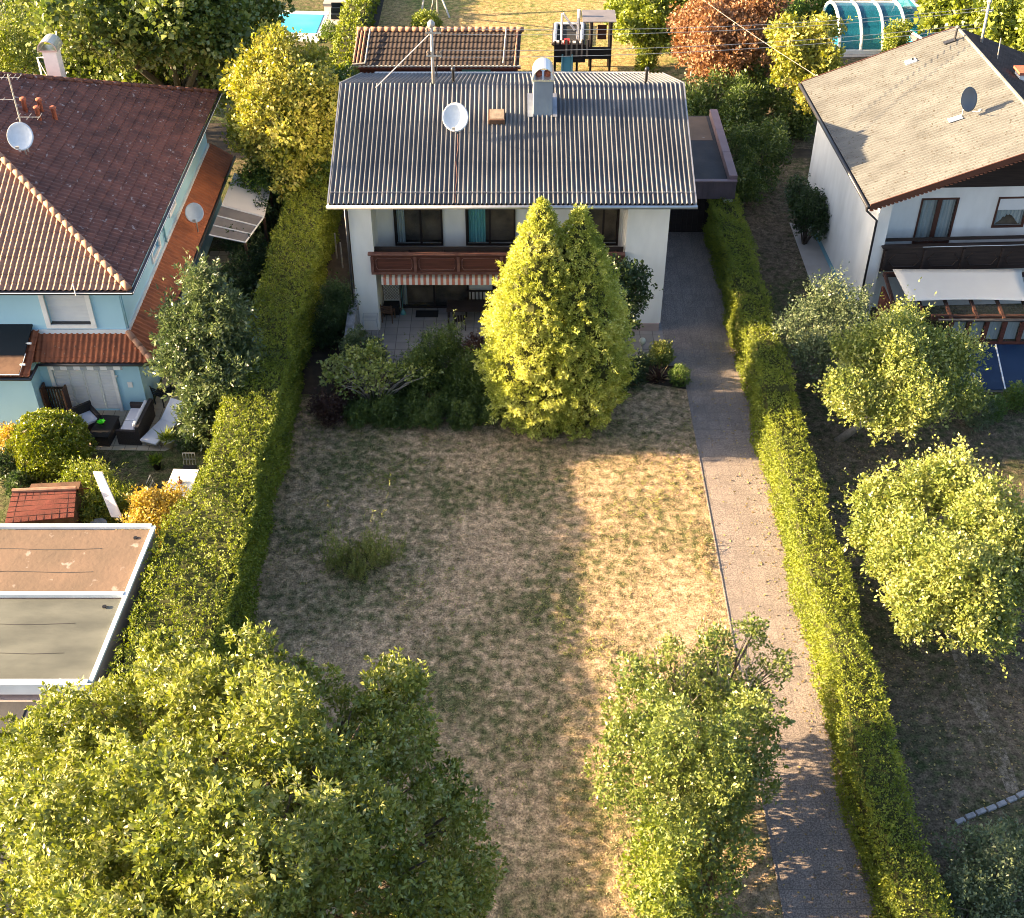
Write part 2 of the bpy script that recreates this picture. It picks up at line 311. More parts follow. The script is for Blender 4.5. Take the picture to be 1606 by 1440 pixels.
# ---------------- foliage ----------------
def unit(a): return a/np.maximum(np.linalg.norm(a, axis=1, keepdims=True), 1e-6)
def leaves_np(pos, d, size, width=.5, flat=None, jitter=.8):
    """one bent rhombus leaf per position, pointing roughly along d"""
    n = len(pos); D = unit(d + jitter*rng.normal(size=(n,3))*.6)
    R = rng.normal(size=(n,3))
    if flat is not None: R = R*.8 + flat
    S = unit(np.cross(D, R)); Nn = np.cross(S, D)
    L = (size*(.65+.7*rng.random((n,1)))); W = L*width*.5
    a = pos; b = pos + D*L*.45 + S*W + Nn*L*.10; c = pos + D*L; e = pos + D*L*.45 - S*W + Nn*L*.10
    return np.stack([a,b,c,e], axis=1).reshape(-1,3)
def tufts(p, d, n_per, length, radius, size, width=.5, jitter=.8, up=0.0):
    """shoots starting at p growing along d with n_per leaves each"""
    k = len(p); d = unit(d); P_ = np.repeat(p, n_per, 0); D_ = np.repeat(d, n_per, 0)
    Ls = np.repeat(length*(.5+rng.random((k,1)))*(1+1.1*(rng.random((k,1))<.05)), n_per, 0)
    t = rng.random((k*n_per,1)); r = radius*(1.15-t)
    off = rng.normal(size=(k*n_per,3)); off -= D_*np.sum(off*D_,1,keepdims=True); off = unit(off)*rng.random((k*n_per,1))**.5
    pos = P_ + D_*t*Ls + off*r
    dirs = D_*.7 + off*.9; dirs[:,2] += up
    return leaves_np(pos, dirs, size, width, None, jitter)
def leafmesh(name, V, m, parent=None, origin=(0,0,0), **kw):
    org = Vector(parent.get('_o')) if parent is not None else Vector(origin)
    V = (V - np.array(org)).astype(np.float32); n = len(V)//4
    me = bpy.data.meshes.new(name); me.vertices.add(len(V)); me.vertices.foreach_set('co', V.ravel())
    me.loops.add(4*n); me.loops.foreach_set('vertex_index', np.arange(4*n, dtype=np.int32))
    me.polygons.add(n); me.polygons.foreach_set('loop_start', np.arange(0,4*n,4, dtype=np.int32))
    me.update(calc_edges=True); me.validate()
    return link(name, me, m, parent, kw.get('label'), kw.get('cat'), kw.get('group'), kw.get('kind'), org)
def lobe_pts(lobes, n, shell=(.82,1.05), zmin=.25):
    """points on the union of ellipsoids (cx,cy,cz,rx,ry,rz) and their outward normals"""
    A = np.array(lobes, float); wts = (A[:,3]*A[:,4]+A[:,4]*A[:,5]+A[:,3]*A[:,5]); wts /= wts.sum()
    idx = rng.choice(len(A), size=n*2, p=wts); u = unit(rng.normal(size=(n*2,3)))
    rr = shell[0] + (shell[1]-shell[0])*rng.random((n*2,1))
    # lumpy radius
    ph = A[idx,:3]
    lump = 1 + .10*np.sin(u[:,0]*5+ph[:,0]*3)*np.cos(u[:,2]*6+ph[:,1]*2) + .07*np.sin(u[:,1]*11+ph[:,2]*5)
    p = A[idx,:3] + u*A[idx,3:6]*rr*lump[:,None]
    nn = unit(u/A[idx,3:6]); inside = np.zeros(len(p), bool)
    for a in range(len(A)):
        q = (p-A[a,:3])/A[a,3:6]; inside |= ((q**2).sum(1) < .72**2) & (idx != a)
    ok = ~inside & (p[:,2] > zmin); p = p[ok][:n]; return p, nn[ok][:n]
def sublobes(lobes, k, frac, cf=.66):
    out = []
    for l in lobes:
        out.append((l[0],l[1],l[2],l[3]*cf,l[4]*cf,l[5]*cf))
        for i in range(k):
            u = unit(rng.normal(size=(1,3)))[0]; u[2] = u[2]*.9+.25; u /= np.linalg.norm(u); f = frac*(.6+.8*rng.random()); rr = (l[3]+l[4]+l[5])/3
            q = np.array(l[:3])+u*np.array(l[3:6])*(.70+.32*rng.random()); out.append((q[0],q[1],q[2],rr*f,rr*f,rr*f*1.6))
    return out
def crown(name, parent, lobes, m, n, n_per, length, radius, size, width=.5, upb=.35, jitter=.8, core=.25, shell=(.8,1.05), zmin=.25, label=None, sub=None):
    if sub: lobes = sublobes(lobes, *sub)
    p, nn = lobe_pts(lobes, n, shell, zmin); d = nn*(1-upb); d[:,2] += upb; d += rng.normal(size=d.shape)*.25
    V = [tufts(p, d, n_per, length, radius, size, width, jitter)]
    p2, n2 = lobe_pts(lobes, int(n*core), (.35,.75), zmin)
    if len(p2): V.append(tufts(p2, n2+rng.normal(size=n2.shape)*.7, n_per, length, radius*1.6, size*1.25, width*1.3, jitter))
    return leafmesh(name, np.concatenate(V), m, parent, label=label)
def limbs(parent, base, lobes, r0, m, name='trunk', split=.35):
    mb = MB(); base = Vector(base); top = Vector((sum(l[0] for l in lobes)/len(lobes), sum(l[1] for l in lobes)/len(lobes), base.z + (min(l[2] for l in lobes)-base.z)*.75))
    mb.tube([base-Vector((0,0,.1)), base.lerp(top,.5)+Vector((.06,0,0)), top], r0, 9, [r0*1.25, r0, r0*.8])
    for l in lobes:
        c = Vector(l[:3]); mid = top.lerp(c,.5)+Vector((random.uniform(-.2,.2),random.uniform(-.2,.2),.1))
        mb.tube([top-Vector((0,0,.05)), mid, c], r0, 6, [r0*.6,r0*.38,r0*.15])
        for k in range(3):
            e = c + Vector((random.uniform(-1,1)*l[3], random.uniform(-1,1)*l[4], random.uniform(0,.9)*l[5]))*.75
            mb.tube([mid.lerp(c,.5), mid.lerp(e,.6)+Vector((0,0,.1)), e], r0, 5, [r0*.25,r0*.15,r0*.05])
    return mb.build(name, m, parent, smooth=True)
def tree(name, label, cat, base, lobes, m, n, n_per, length, radius, size, width=.5, upb=.35, r0=.14, bark='bark', group=None, **kw):
    b = Vector(base); t = thing(name, b, label, cat, group); kw.setdefault('sub',(13,.24,.64))
    limbs(t, b, lobes, r0, M[bark]); crown('crown', t, lobes, m, n, n_per, length, radius, size, width, upb, **kw); return t
def LB(px, py, z, r, rz=None, ry=None):   # lobe whose centre sits at height z
    p = P(px,py,z); return (p.x, p.y, z, r, ry or r, rz or r)
def shrub(name, label, cat, lobes, m, n, n_per, length, radius, size, width=.5, upb=.3, group=None, stem=True, **kw):
    A = lobes[0]; t = thing(name, (A[0],A[1],0), label, cat, group)
    if len(lobes) > 1: kw.setdefault('sub',(9,.27,.66))
    crown('foliage', t, lobes, m, n, n_per, length, radius, size, width, upb, zmin=kw.pop('zmin',.03), **kw)
    mb = MB()
    for l in lobes:
        for k in range(4):
            mb.tube([(A[0]+random.uniform(-.1,.1),A[1]+random.uniform(-.1,.1),-.05),(l[0]+random.uniform(-.3,.3)*l[3],l[1]+random.uniform(-.3,.3)*l[4],l[2]),(l[0]+random.uniform(-.6,.6)*l[3],l[1]+random.uniform(-.6,.6)*l[4],l[2]+.5*l[5])], .03, 5, [.04,.025,.01])
    mb.build('stem', M['bark'], t, smooth=True); return t
def hedge(name, label, xs, ys, h, m, dens, size=.075, group=None, wob=.065, taper=.0, cm='core'):
    """clipped hedge: sprays over top, both sides and ends; xs(y)->(x0,x1), h(y)->height"""
    y0, y1 = ys; L = y1-y0; t = thing(name, ((xs(y0)[0]+xs(y0)[1])/2, y0, 0), label, 'hedge', group); V = []
    ym = (y0+y1)/2; W = xs(ym)[1]-xs(ym)[0]; hh = h(ym)
    def wobble(y, s): return wob*(np.sin(y*1.7+s)+.6*np.sin(y*4.1+s*2.3)+.4*np.sin(y*9.3+s))
    def f(n, kind):
        y = y0+L*rng.random(n); X0 = np.array([xs(v)[0] for v in y]); X1 = np.array([xs(v)[1] for v in y]); Hh = np.array([h(v) for v in y])
        if kind == 'top':
            u = rng.random(n); x = X0+taper+(X1-X0-2*taper)*u; edge = np.minimum(u,1-u)*(X1-X0); z = Hh+wobble(y+x*1.3, 0)*.8 - np.maximum(0,.14-edge)*.7
            nn = np.stack([np.zeros(n)+(u-.5)*.5, np.zeros(n), np.ones(n)],1)
        elif kind in ('l','r'):
            z = Hh*rng.random(n); s = -1 if kind == 'l' else 1; bx = X0 if kind == 'l' else X1
            x = bx - s*taper*(z/Hh) + s*(wobble(y+z*2, 1.3+s) ); nn = np.stack([np.full(n,float(s)), np.zeros(n), np.full(n,.25)],1)
        else:
            z = Hh*rng.random(n); x = X0+(X1-X0)*rng.random(n); y = np.full(n, y0 if kind=='a' else y1)+wobble(z*2+x,2)*.5
            nn = np.stack([np.zeros(n), np.full(n, -1. if kind=='a' else 1.), np.full(n,.25)],1)
        p = np.stack([x,y,z],1); p -= nn*rng.random((n,1))*.10
        return tufts(p, nn+rng.normal(size=nn.shape)*.5, 6, .10, .05, size, .55, .9)
    V = [f(int(L*W*dens),'top'), f(int(L*hh*dens*(.35 if hh > 2.5 else 1)),'l'), f(int(L*hh*dens*(.5 if hh < 2.5 else 1)),'r'), f(int(W*hh*dens),'a'), f(int(W*hh*dens),'b')]
    yy = y0+L*rng.random(int(L*3)); sx = np.array([xs(v) for v in yy]); ux = rng.random(len(yy)); pp_ = np.stack([sx[:,0]+(sx[:,1]-sx[:,0])*ux, yy, np.array([h(v) for v in yy])-.05],1)
    V.append(tufts(pp_, np.stack([(ux-.5)*.8, np.zeros(len(yy)), np.ones(len(yy))],1)+rng.normal(size=(len(yy),3))*.2, 9, .30, .04, size, .5, .8))
    leafmesh('foliage', np.concatenate(V), m, t)
    mb = MB(); n = int(L/1.0)+2; vs = []
    for i in range(n):
        y = y0+.15+(L-.3)*i/(n-1); a, b = xs(y); vs += [(a+.18,y,-.02),(b-.18,y,-.02),(b-.18-taper,y,h(y)-.18),(a+.18+taper,y,h(y)-.18)]
    fs = [(4*i+k,4*i+(k+1)%4,4*i+4+(k+1)%4,4*i+4+k) for i in range(n-1) for k in range(4)] + [(0,1,2,3),(4*n-1,4*n-2,4*n-3,4*n-4)]
    mb.add(vs, fs); mb.build('branches', M[cm], t); return t  # solid filling whose dark colour stands for shade between the leaves

def corrugated(origin, u, v, Lu, Lv, period, amp, clips=(), course=0, step=0, spp=8, shape='sin', base=0.0):
    """grid of waves running along v, clipped; returns (verts, faces). u,v unit vectors; v goes downslope"""
    u = Vector(u).normalized(); v = Vector(v).normalized(); n = u.cross(v).normalized()
    if n.z < 0: n = -n
    nu = int(round(Lu/period*spp)); vsl = [0, Lv]
    if course:
        vsl = []; k = 0
        while k*course < Lv: vsl += [(k*course, 0), (min((k+1)*course, Lv)-.001, 1)]; k += 1
    else: vsl = [(0,0)] + [(Lv*i/6.0,0) for i in range(1,7)]
    bm = bmesh.new(); rows = []
    for (vv, hi) in vsl:
        row = []
        for i in range(nu+1):
            uu = Lu*i/nu; ph = uu/period*2*math.pi
            if shape == 'sin': hgt = amp*math.sin(ph)
            else: hgt = amp*(abs(math.sin(ph/2))**.7*2-1)
            row.append(bm.verts.new(Vector(origin)+u*uu+v*vv+n*(hgt+step*hi+base)))
        rows.append(row)
    for a, b in zip(rows, rows[1:]):
        for i in range(nu): bm.faces.new((a[i],a[i+1],b[i+1],b[i]))
    for co, no in clips:
        bmesh.ops.bisect_plane(bm, geom=bm.verts[:]+bm.edges[:]+bm.faces[:], dist=1e-5, plane_co=Vector(co), plane_no=Vector(no), clear_outer=True)
    bmesh.ops.recalc_face_normals(bm, faces=bm.faces[:])
    bm.verts.ensure_lookup_table(); bm.verts.index_update()
    mb = MB(); mb.v = [tuple(q.co) for q in bm.verts]; mb.f = [tuple(q.index for q in f.verts) for f in bm.faces]; bm.free(); return mb

# ================= SETTING =================
def sheet(name, pts, z, m, kind='structure'):
    mb = MB(); mb.prism([(x,y,z-.15) for x,y in pts], (0,0,.15)); return mb.build(name, m, kind=kind)
g = MB(); g.add([(-400,-250,0),(400,-250,0),(400,500,0),(-400,500,0)], [(0,1,2,3)]); g.build('ground', M['soil'], kind='structure')
def flat(name, pts, z, m):
    mb = MB(); mb.add([(x,y,z) for x,y in pts], [tuple(range(len(pts)))]); return mb.build(name, m, kind='structure')
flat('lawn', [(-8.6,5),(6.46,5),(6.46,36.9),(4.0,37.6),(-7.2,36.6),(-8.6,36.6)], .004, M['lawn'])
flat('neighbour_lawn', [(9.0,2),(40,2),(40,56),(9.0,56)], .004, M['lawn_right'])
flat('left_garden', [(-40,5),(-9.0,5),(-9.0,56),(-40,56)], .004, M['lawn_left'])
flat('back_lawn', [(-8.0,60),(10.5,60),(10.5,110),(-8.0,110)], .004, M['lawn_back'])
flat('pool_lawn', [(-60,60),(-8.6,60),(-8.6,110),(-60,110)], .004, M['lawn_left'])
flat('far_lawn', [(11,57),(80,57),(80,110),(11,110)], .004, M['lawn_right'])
flat('driveway', [(6.46,2),(8.7,2),(8.7,48.9),(5.9,48.9),(5.9,38.4),(6.46,38.4)], .008, M['drive'])
flat('patio', [(-5.9,38.0),(4.6,38.0),(5.9,40.2),(5.9,42.6),(-5.9,42.6)], .012, M['patio'])
flat('neighbour_patio', [(-20,33.5),(-12,33.3),(-11.1,34.0),(-11.4,36.6),(-11.6,47),(-13,47),(-13,36),(-20,36)], .012, M['patio2'])
flat('side_path', [(12.4,43.5),(13.5,43.5),(13.4,49.3),(12.4,49.5)], .012, M['paving_b'])
# kerb along drive and the stone edging in the right garden
kb = MB(); kb.box(6.425,6.459,2,38.3,-.05,.025); kb.build('kerb', M['drive'], kind='structure')
ke = MB()
a0, a1 = P(1497,1292), P(1640,1230)
for i in range(9):
    q = a0.lerp(a1, (i+.5)/9)+Vector((0,random.uniform(-.03,.03),0)); ke.obox((q.x,q.y,.03),(.27,.13,.09), math.atan2(a1.y-a0.y,a1.x-a0.x)+random.uniform(-.04,.04))
ke.build('stone_edging', M['stone'], kind='structure', bevel=.01)
# light worn trail on the right lawn
tr = MB(); pts = [P(x,y) for x,y in ((1500,1005),(1510,1050),(1528,1090),(1545,1130),(1562,1175),(1580,1215),(1590,1245))]
vs = []
for i,p in enumerate(pts):
    ww = .16+.10*random.random(); vs += [(p.x-ww,p.y,.009),(p.x+ww,p.y,.009)]
tr.add(vs, [(2*i,2*i+1,2*i+3,2*i+2) for i in range(len(pts)-1)])
M['trail'] = lawnmat('worn_trail', (.25,.205,.155), (.19,.155,.115), (.10,.085,.05), .45, 2.0)
tr.build('worn_path', M['trail'], kind='structure')

# ================= MAIN HOUSE =================
def sash(mbf, x0, x1, z0, z1, y, fw=.07, mull=(), dep=.07):
    """window frame bars in an XZ plane"""
    mbf.box(x0,x0+fw,y-dep,y,z0,z1); mbf.box(x1-fw,x1,y-dep,y,z0,z1)
    mbf.box(x0+fw,x1-fw,y-dep,y,z0,z0+fw); mbf.box(x0+fw,x1-fw,y-dep,y,z1-fw,z1)
    for mx in mull: mbf.box(mx-fw*.6,mx+fw*.6,y-dep-.003,y-.003,z0+fw,z1-fw)
def window_xz(parent, x0, x1, z0, z1, y, fm, mull=(), curtain=None, sill=None, fw=.07, name='window', room=True):
    f = MB(); sash(f, x0, x1, z0, z1, y, fw, mull); fo = f.build(name, fm, parent)
    g_ = MB(); g_.box(x0+fw,x1-fw,y-.04,y-.032,z0+fw,z1-fw); g_.build('pane', M['glass'], fo)
    if room:
        r = MB(); r.box(x0+fw,x1-fw,y+.25,y+.26,z0+fw,z1-fw); r.build('interior', M['room'], fo)
    if curtain:
        for (c0,c1,cm) in curtain:
            cb = MB(); n = int((c1-c0)/.02)+2; vs = []
            for i in range(n):
                xx = c0+(c1-c0)*i/(n-1); yy = y+.10+.03*math.sin(i*1.15)
                vs += [(xx,yy,z0+fw),(xx,yy,z1-fw),(xx,yy+.004,z1-fw),(xx,yy+.004,z0+fw)]
            cb.add(vs, [(4*i+k,4*i+(k+1)%4,4*i+4+(k+1)%4,4*i+4+k) for i in range(n-1) for k in range(4)]); cb.build('curtain', M[cm], fo)
    if sill:
        s_ = MB(); s_.box(x0-.05,x1+.05,y-.22,y-.075,z0-.05,z0-.005); s_.build('sill', M[sill], fo)
    return fo
mh = thing('main_house', (0,40.85,0), 'white two-storey house with grey corrugated roof in the middle, behind the golden conifer', 'house')
WZ = 6.25; YF, YR, YB = 39.6, 45.4, 52.1; ZE, ZR, ZB = 6.15, 8.15, 5.82
wb = MB()
wb.box(-6.02,-5.18,40.85,42.45,0,WZ)            # left fin
wb.box(4.25,5.80,40.85,42.45,0.33,WZ)           # right block
# rear body behind loggia: recessed wall with openings built from piers
def pierwall(mb, xs, z0, z1, y0, y1):
    for a, b in xs: mb.box(a,b,y0,y1,z0,z1)
pierwall(wb, [(-5.18,-4.52),(-2.66,-1.78),(0.13,2.80),(4.10,4.25)], 2.72, WZ, 42.45, 42.65)
wb.box(-5.18,4.25,42.451,42.651,2.45,2.90)
pierwall(wb, [(-5.18,-4.45),(-1.72,-.78),(1.3,4.25)], 0, 2.45, 42.453, 42.653)
wb.box(-6.02,-5.82,42.45,50.9,0,WZ); wb.box(5.60,5.80,42.45,50.9,0.0,WZ); wb.box(-5.82,5.60,50.7,50.9,0,5.9)
# gable ends
for x0, x1 in ((-6.02,-5.82),(5.60,5.80)):
    wb.prism([(x0,40.85,WZ),(x0,50.9,WZ),(x0,50.9,6.2),(x0,45.4,7.95),(x0,40.85,6.40)], (x1-x0,0,0))
wb.build('wall', M['wall_w'], mh)
pl = MB(); pl.box(4.262,5.75,40.80,42.40,0,.33); pl.build('plinth', M['plinth'], mh)
rm = MB(); rm.box(-5.8,5.58,46,46.1,0,5.8); rm.box(-5.8,5.58,42.7,46,2.5,2.65); rm.box(-5.8,5.58,42.7,46,0,.04); rm.build('interior', M['room'], mh)
gr = MB(); gr.box(3.0,5.6,44,44.1,.1,2.3)
cl = []
front = corrugated((-6.5,YR,ZR), (1,0,0), (0,YF-YR,ZE-ZR), 13.0, math.hypot(YR-YF,ZR-ZE)+.02, .1688, .057, spp=8, course=2.06, step=.014)
back = corrugated((-6.5,YR,ZR), (1,0,0), (0,YB-YR,ZB-ZR), 13.0, math.hypot(YB-YR,ZR-ZB), .1688, .057, spp=8)
front.add(back.v, back.f); rf = front.build('roof', M['eternit'], mh, smooth=True)
so_ = MB(); so_.prism([(-6.45,YF+.06,ZE-.09),(6.45,YF+.06,ZE-.09),(6.45,YR,ZR-.09),(-6.45,YR,ZR-.09)], (0,0,-.12))
so_.prism([(-6.45,YB-.06,ZB-.09),(6.45,YB-.06,ZB-.09),(6.45,YR+.004,ZR-.09),(-6.45,YR+.004,ZR-.09)], (0,0,-.12)); so_.build('roof_underside', M['wood_d'], rf)
for sx in (-1,1):
    vg = MB(); vg.prism([(sx*6.5,YF,ZE-.10),(sx*6.5,YR,ZR-.10),(sx*6.5,YR,ZR+.06),(sx*6.5,YF,ZE+.06)], (sx*.045,0,0)); vg.prism([(sx*6.5,YB,ZB-.10),(sx*6.5,YR,ZR-.10),(sx*6.5,YR,ZR+.06),(sx*6.5,YB,ZB+.06)], (sx*.045,0,0))
    vg.build('verge_trim', M['metal'], rf)
gt = MB(); gt.tube([(-6.56,YF-.07,ZE-.09),(6.56,YF-.07,ZE-.09)], .075, 10); gt.build('gutter', M['metal'], mh, smooth=True)
sg = MB(); k_ = (ZR-ZE)/(YR-YF); ys_ = YF+.42; zs = ZE+.42*k_+.10
sg.tube([(-6.45,ys_,zs),(6.45,ys_,zs)], .014, 6)
for i in range(27): sg.box(-6.4+i*.492-.008,-6.4+i*.492+.008,ys_,ys_+.06,zs-.13,zs+.01)
sg.build('snow_rail', M['metal'], rf)
rc = MB(); rc.box(-5.95,5.95,YB+.02,YB+.09,ZB-.05,ZB+.05); rc.build('rear_gutter', M['trim_w'], mh)
pp = MB(); pp.tube([(-6.1,40.78,5.9),(-6.12,40.78,.05)], .045, 8); pp.build('downpipe', M['metal_d'], mh, smooth=True)
# chimney with barrel cowl
cx0, cx1, cy0, cy1 = .80, 1.50, 43.75, 44.6
ch = MB(); ch.box(cx0,cx1,cy0,cy1,7.3,8.93); cho = ch.build('chimney', M['chim'], mh, bevel=.01)
ca = MB(); ca.box(cx0-.05,cx1+.05,cy0-.05,cy1+.05,8.932,9.0)
n = 14; R = .40; cyl = []
outer = [((cx0+cx1)/2+R*math.cos(math.pi*i/n), 9.0+.44*math.sin(math.pi*i/n)) for i in range(n+1)]
inner = [((cx0+cx1)/2+(R-.03)*math.cos(math.pi*i/n), 9.0+.41*math.sin(math.pi*i/n)) for i in range(n+1)]
vs = [(x,cy0-.06,z) for x,z in outer]+[(x,cy1+.12,z) for x,z in outer]+[(x,cy0-.06,z) for x,z in inner]+[(x,cy1+.12,z) for x,z in inner]; m1 = n+1
fs = [(i,i+1,m1+i+1,m1+i) for i in range(n)]+[(2*m1+i,3*m1+i,3*m1+i+1,2*m1+i+1) for i in range(n)]+[(i,2*m1+i,2*m1+i+1,i+1) for i in range(n)]
ca.add(vs, fs); ca.build('cowl', M['cowl'], cho)
pf = MB()
for dx in (-.17,.15): pf.lathe(((cx0+cx1)/2+dx,cy0+.35,9.0), [(.12,0),(.12,.16),(.10,.18)], 12)
pf.build('flue', M['pot'], cho)
fl = MB(); fl.prism([(cx0-.22,43.62,7.535+.07),(cx0-.01,43.62,7.535+.07),(cx0-.01,44.8,7.94+.07),(cx0-.22,44.8,7.94+.07)], (0,0,.02)); fl.build('flashing', M['metal'], cho); fl = MB(); fl.prism([(cx1+.01,43.62,7.535+.07),(cx1+.18,43.62,7.535+.07),(cx1+.18,44.8,7.94+.07),(cx1+.01,44.8,7.94+.07)],(0,0,.02)); fl.build('flashing', M['metal'], cho)
# roof hatch, vents
hb = MB(); q = Vector((-.56,43.55,ZE+(43.55-YF)*k_))
hb.obox((q.x,q.y,q.z+.14),(.60,.60,.22), 0, math.atan(k_)); hb.build('roof_hatch', M['wood_m'], mh, bevel=.015)
hp = MB(); hp.obox((q.x,q.y-.02,q.z+.256),(.52,.5,.012), 0, math.atan(k_)); hp.build('hatch_pane', M['wood_g'], [o for o in bpy.data.objects if o.name=='roof_hatch'][0])
for vx in (-2.25,5.15):
    vb = MB(); vb.lathe((vx,YR+.55,ZR-.35), [(.055,0),(.055,.62),(.085,.64),(.085,.74),(.04,.78)], 10); vb.build('roof_vent', M['metal_d'], mh, smooth=True)
# loggia, balcony
bc = MB(); bc.box(-5.18,4.25,40.95,42.44,2.5,2.66); blo = bc.build('balcony', M['wood_m'], mh)
bp_ = MB(); X0b, X1b, YBf = -5.30, 4.24, 40.78
bp_.box(X0b,X1b,YBf-.03,YBf,2.62,3.42)
pw = 1.62; nx = int((X1b-X0b)/pw)+1
bp_.build('balcony_panel', M['wood_r'], blo)
bt = MB()
for i in range(nx):
    a = X0b+i*pw; b = min(a+pw, X1b)
    bt.box(a-.02,a+.09,YBf-.075,YBf-.031,2.70,3.36)                       # baluster post
    pts_ = [(a+.24,YBf-.055,2.80),(b-.14,YBf-.055,2.80),(b-.08,YBf-.055,2.92),(b-.08,YBf-.055,3.20),(b-.14,YBf-.055,3.30),(a+.24,YBf-.055,3.30),(a+.18,YBf-.055,3.20),(a+.18,YBf-.055,2.92),(a+.24,YBf-.055,2.80)]
    if b-a > 1: bt.tube(pts_, .018, 5)
bt.box(X0b-.02,X1b,YBf-.07,YBf-.031,2.60,2.69)
bt.build('balcony_moulding', M['wood_rl'], blo)
rl = MB(); rl.box(X0b-.1,X1b,YBf-.16,YBf+.06,3.46,3.52); rl.build('handrail', M['wood_rl'], blo, bevel=.012)
bx = MB()   # planter trough behind the rail
bx.box(X0b+.02,X1b-.05,YBf+.24,YBf+.30,3.36,3.60); bx.box(X0b+.02,X1b-.05,YBf+.01,YBf+.24,3.34,3.37)
for i in range(8): bx.box(X0b+.1+i*1.3,X0b+.14+i*1.3,YBf+.03,YBf+.24,3.38,3.50)
bx.build('planter_rail', M['wood_d'], blo)
# awning (rolled out a little, sloping fabric with valance)
aw = MB(); aw.prism([(-4.98,41.3,2.50),(3.9,41.3,2.50),(3.9,40.82,2.36),(-4.98,40.82,2.36)], (0,0,.012)); aw.prism([(-4.98,40.82,2.37),(3.9,40.82,2.37),(3.9,40.80,2.10),(-4.98,40.80,2.10)], (0,-.012,0))
aw.build('awning', M['stripe'], mh)
window_xz(mh,-4.52,-2.66,2.90,4.95,42.44,M['frame_d'],(-3.50,),[(-4.42,-4.12,'curtain_w')],None)
window_xz(mh,-1.78,.13,2.90,4.95,42.44,M['frame_d'],(-.85,),[(-1.66,-1.02,'curtain_t')],None)
window_xz(mh,2.80,4.10,2.90,4.95,42.44,M['frame_d'],(3.5,),None,None)
window_xz(mh,-4.45,-1.72,.06,2.15,42.44,M['frame_d'],(-3.1,),[(-4.38,-4.2,'curtain_w')],None,name='patio_door')
window_xz(mh,-.78,1.3,.06,2.15,42.44,M['frame_d'],(.26,),[(.4,1.2,'curtain_w')],None,name='patio_door')
# carport
cp = thing('carport', (8,48,0), 'flat-roofed carport with dark brown fascia and garage doors beside the main house', 'carport')
cr = MB(); cr.prism([(6.55,47.62,2.86),(9.10,47.62,2.86),(9.10,54.3,2.86),(6.55,54.3,2.86)], (0,0,.06)); cr.build('roof', M['felt_d'], cp)
ft = MB(); ft.box(6.55,8.95,51.7,54.2,2.921,2.93); ft.build('sunlit_patch', M['felt_tan'], cp)  # sunlit end of the roof put in as a lighter tan sheet
fa = MB(); fa.box(6.55,9.42,47.50,47.618,2.23,3.03)
for i in range(12): fa.box(6.58+i*.24,6.60+i*.24,47.485,47.50,2.24,3.02)
fa.build('fascia', M['cap_b'], cp)
co = MB(); co.box(6.55,9.44,47.44,47.66,3.031,3.07)
co.build('front_coping', M['cap_p'], cp)
for i,(a,b) in enumerate(((47.665,49.9),(49.93,52.2),(52.23,54.35))):
    c2 = MB(); c2.box(9.12,9.46,a,b,2.75,3.22); c2.build('side_coping', M['cap_p'], cp)
gd = MB(); gd.box(6.0,8.98,48.62,48.70,0.03,2.5); gdo = gd.build('garage_door', M['wood_d'], cp)
gb = MB()
for i in range(13): gb.box(6.02+i*.235,6.05+i*.235,48.60,48.62,.05,2.4)
gb.box(7.45,7.52,48.585,48.62,.03,2.5); gb.build('door_battens', M['frame_d'], gdo)
pi = MB(); pi.box(8.98,9.36,47.62,54.2,0,2.85); pi.build('side_wall', M['wall_w'], cp)
iw = MB(); iw.box(6.0,9.0,54.1,54.25,0,2.85); iw.build('rear_wall', M['wall_w'], cp)

# ---- things on the main roof ----
def dish(name, label, base, face_dir, r=.45, mast=.5, m='dish', armlen=.55, group='satellite dishes', squat=1.0, lean=None):
    """offset dish: bowl facing face_dir, on a mast rising from base"""
    t = thing(name, base, label, 'satellite dish', group); base = Vector(base); top = base+Vector((0,0,mast))
    mb = MB(); mb.tube([base-Vector((0,0,.15)), top+Vector((0,0,.1))], .028, 8); mb.build('mast', M['galv'], t, smooth=True)
    d = Vector(face_dir).normalized(); Mx = d.to_track_quat('Z','Y').to_matrix().to_4x4()
    c = top + d*.10 + Vector((0,0,r*.55)); n = 28; prof = []
    for i in range(7): rr = r*i/6; prof.append((max(rr,.004), .16*r*(i/6)**2*1.6-.05))
    b2 = MB(); vs = []; 
    for rr,z in prof:
        for k in range(n): a = 2*math.pi*k/n; vs.append(c + Mx @ Vector((rr*math.cos(a)*squat, rr*math.sin(a)*1.08, z)))
    nb = len(vs); vs += [v - d*.015 for v in vs]
    fs = []
    for i in range(6):
        for k in range(n): k2 = (k+1)%n; fs.append((i*n+k,i*n+k2,(i+1)*n+k2,(i+1)*n+k)); fs.append((nb+i*n+k,nb+(i+1)*n+k,nb+(i+1)*n+k2,nb+i*n+k2))
    for k in range(n): k2=(k+1)%n; fs.append((6*n+k,6*n+k2,nb+6*n+k2,nb+6*n+k))
    b2.add(vs, fs); b2.build('reflector', M[m], t, smooth=True)
    low = c + Mx @ Vector((0,-r*1.05,.02)); 
    if low.z > c.z: low = c + Mx @ Vector((0,r*1.05,.02))
    foc = low + d*armlen
    a_ = MB(); a_.tube([low - d*.1, foc], .014, 6); a_.obox(tuple(foc+Vector((0,0,.06))), (.07,.12,.07), math.atan2(d.y,d.x)); a_.build('feed_arm', M['galv'], t); return t
zr = lambda y: ZE+(y-YF)*k_
dish('satellite_dish', 'white satellite dish standing on the grey corrugated roof of the middle house', (-2.05,42.9,zr(42.9)), (-.05,-.86,.5), .48, .35)
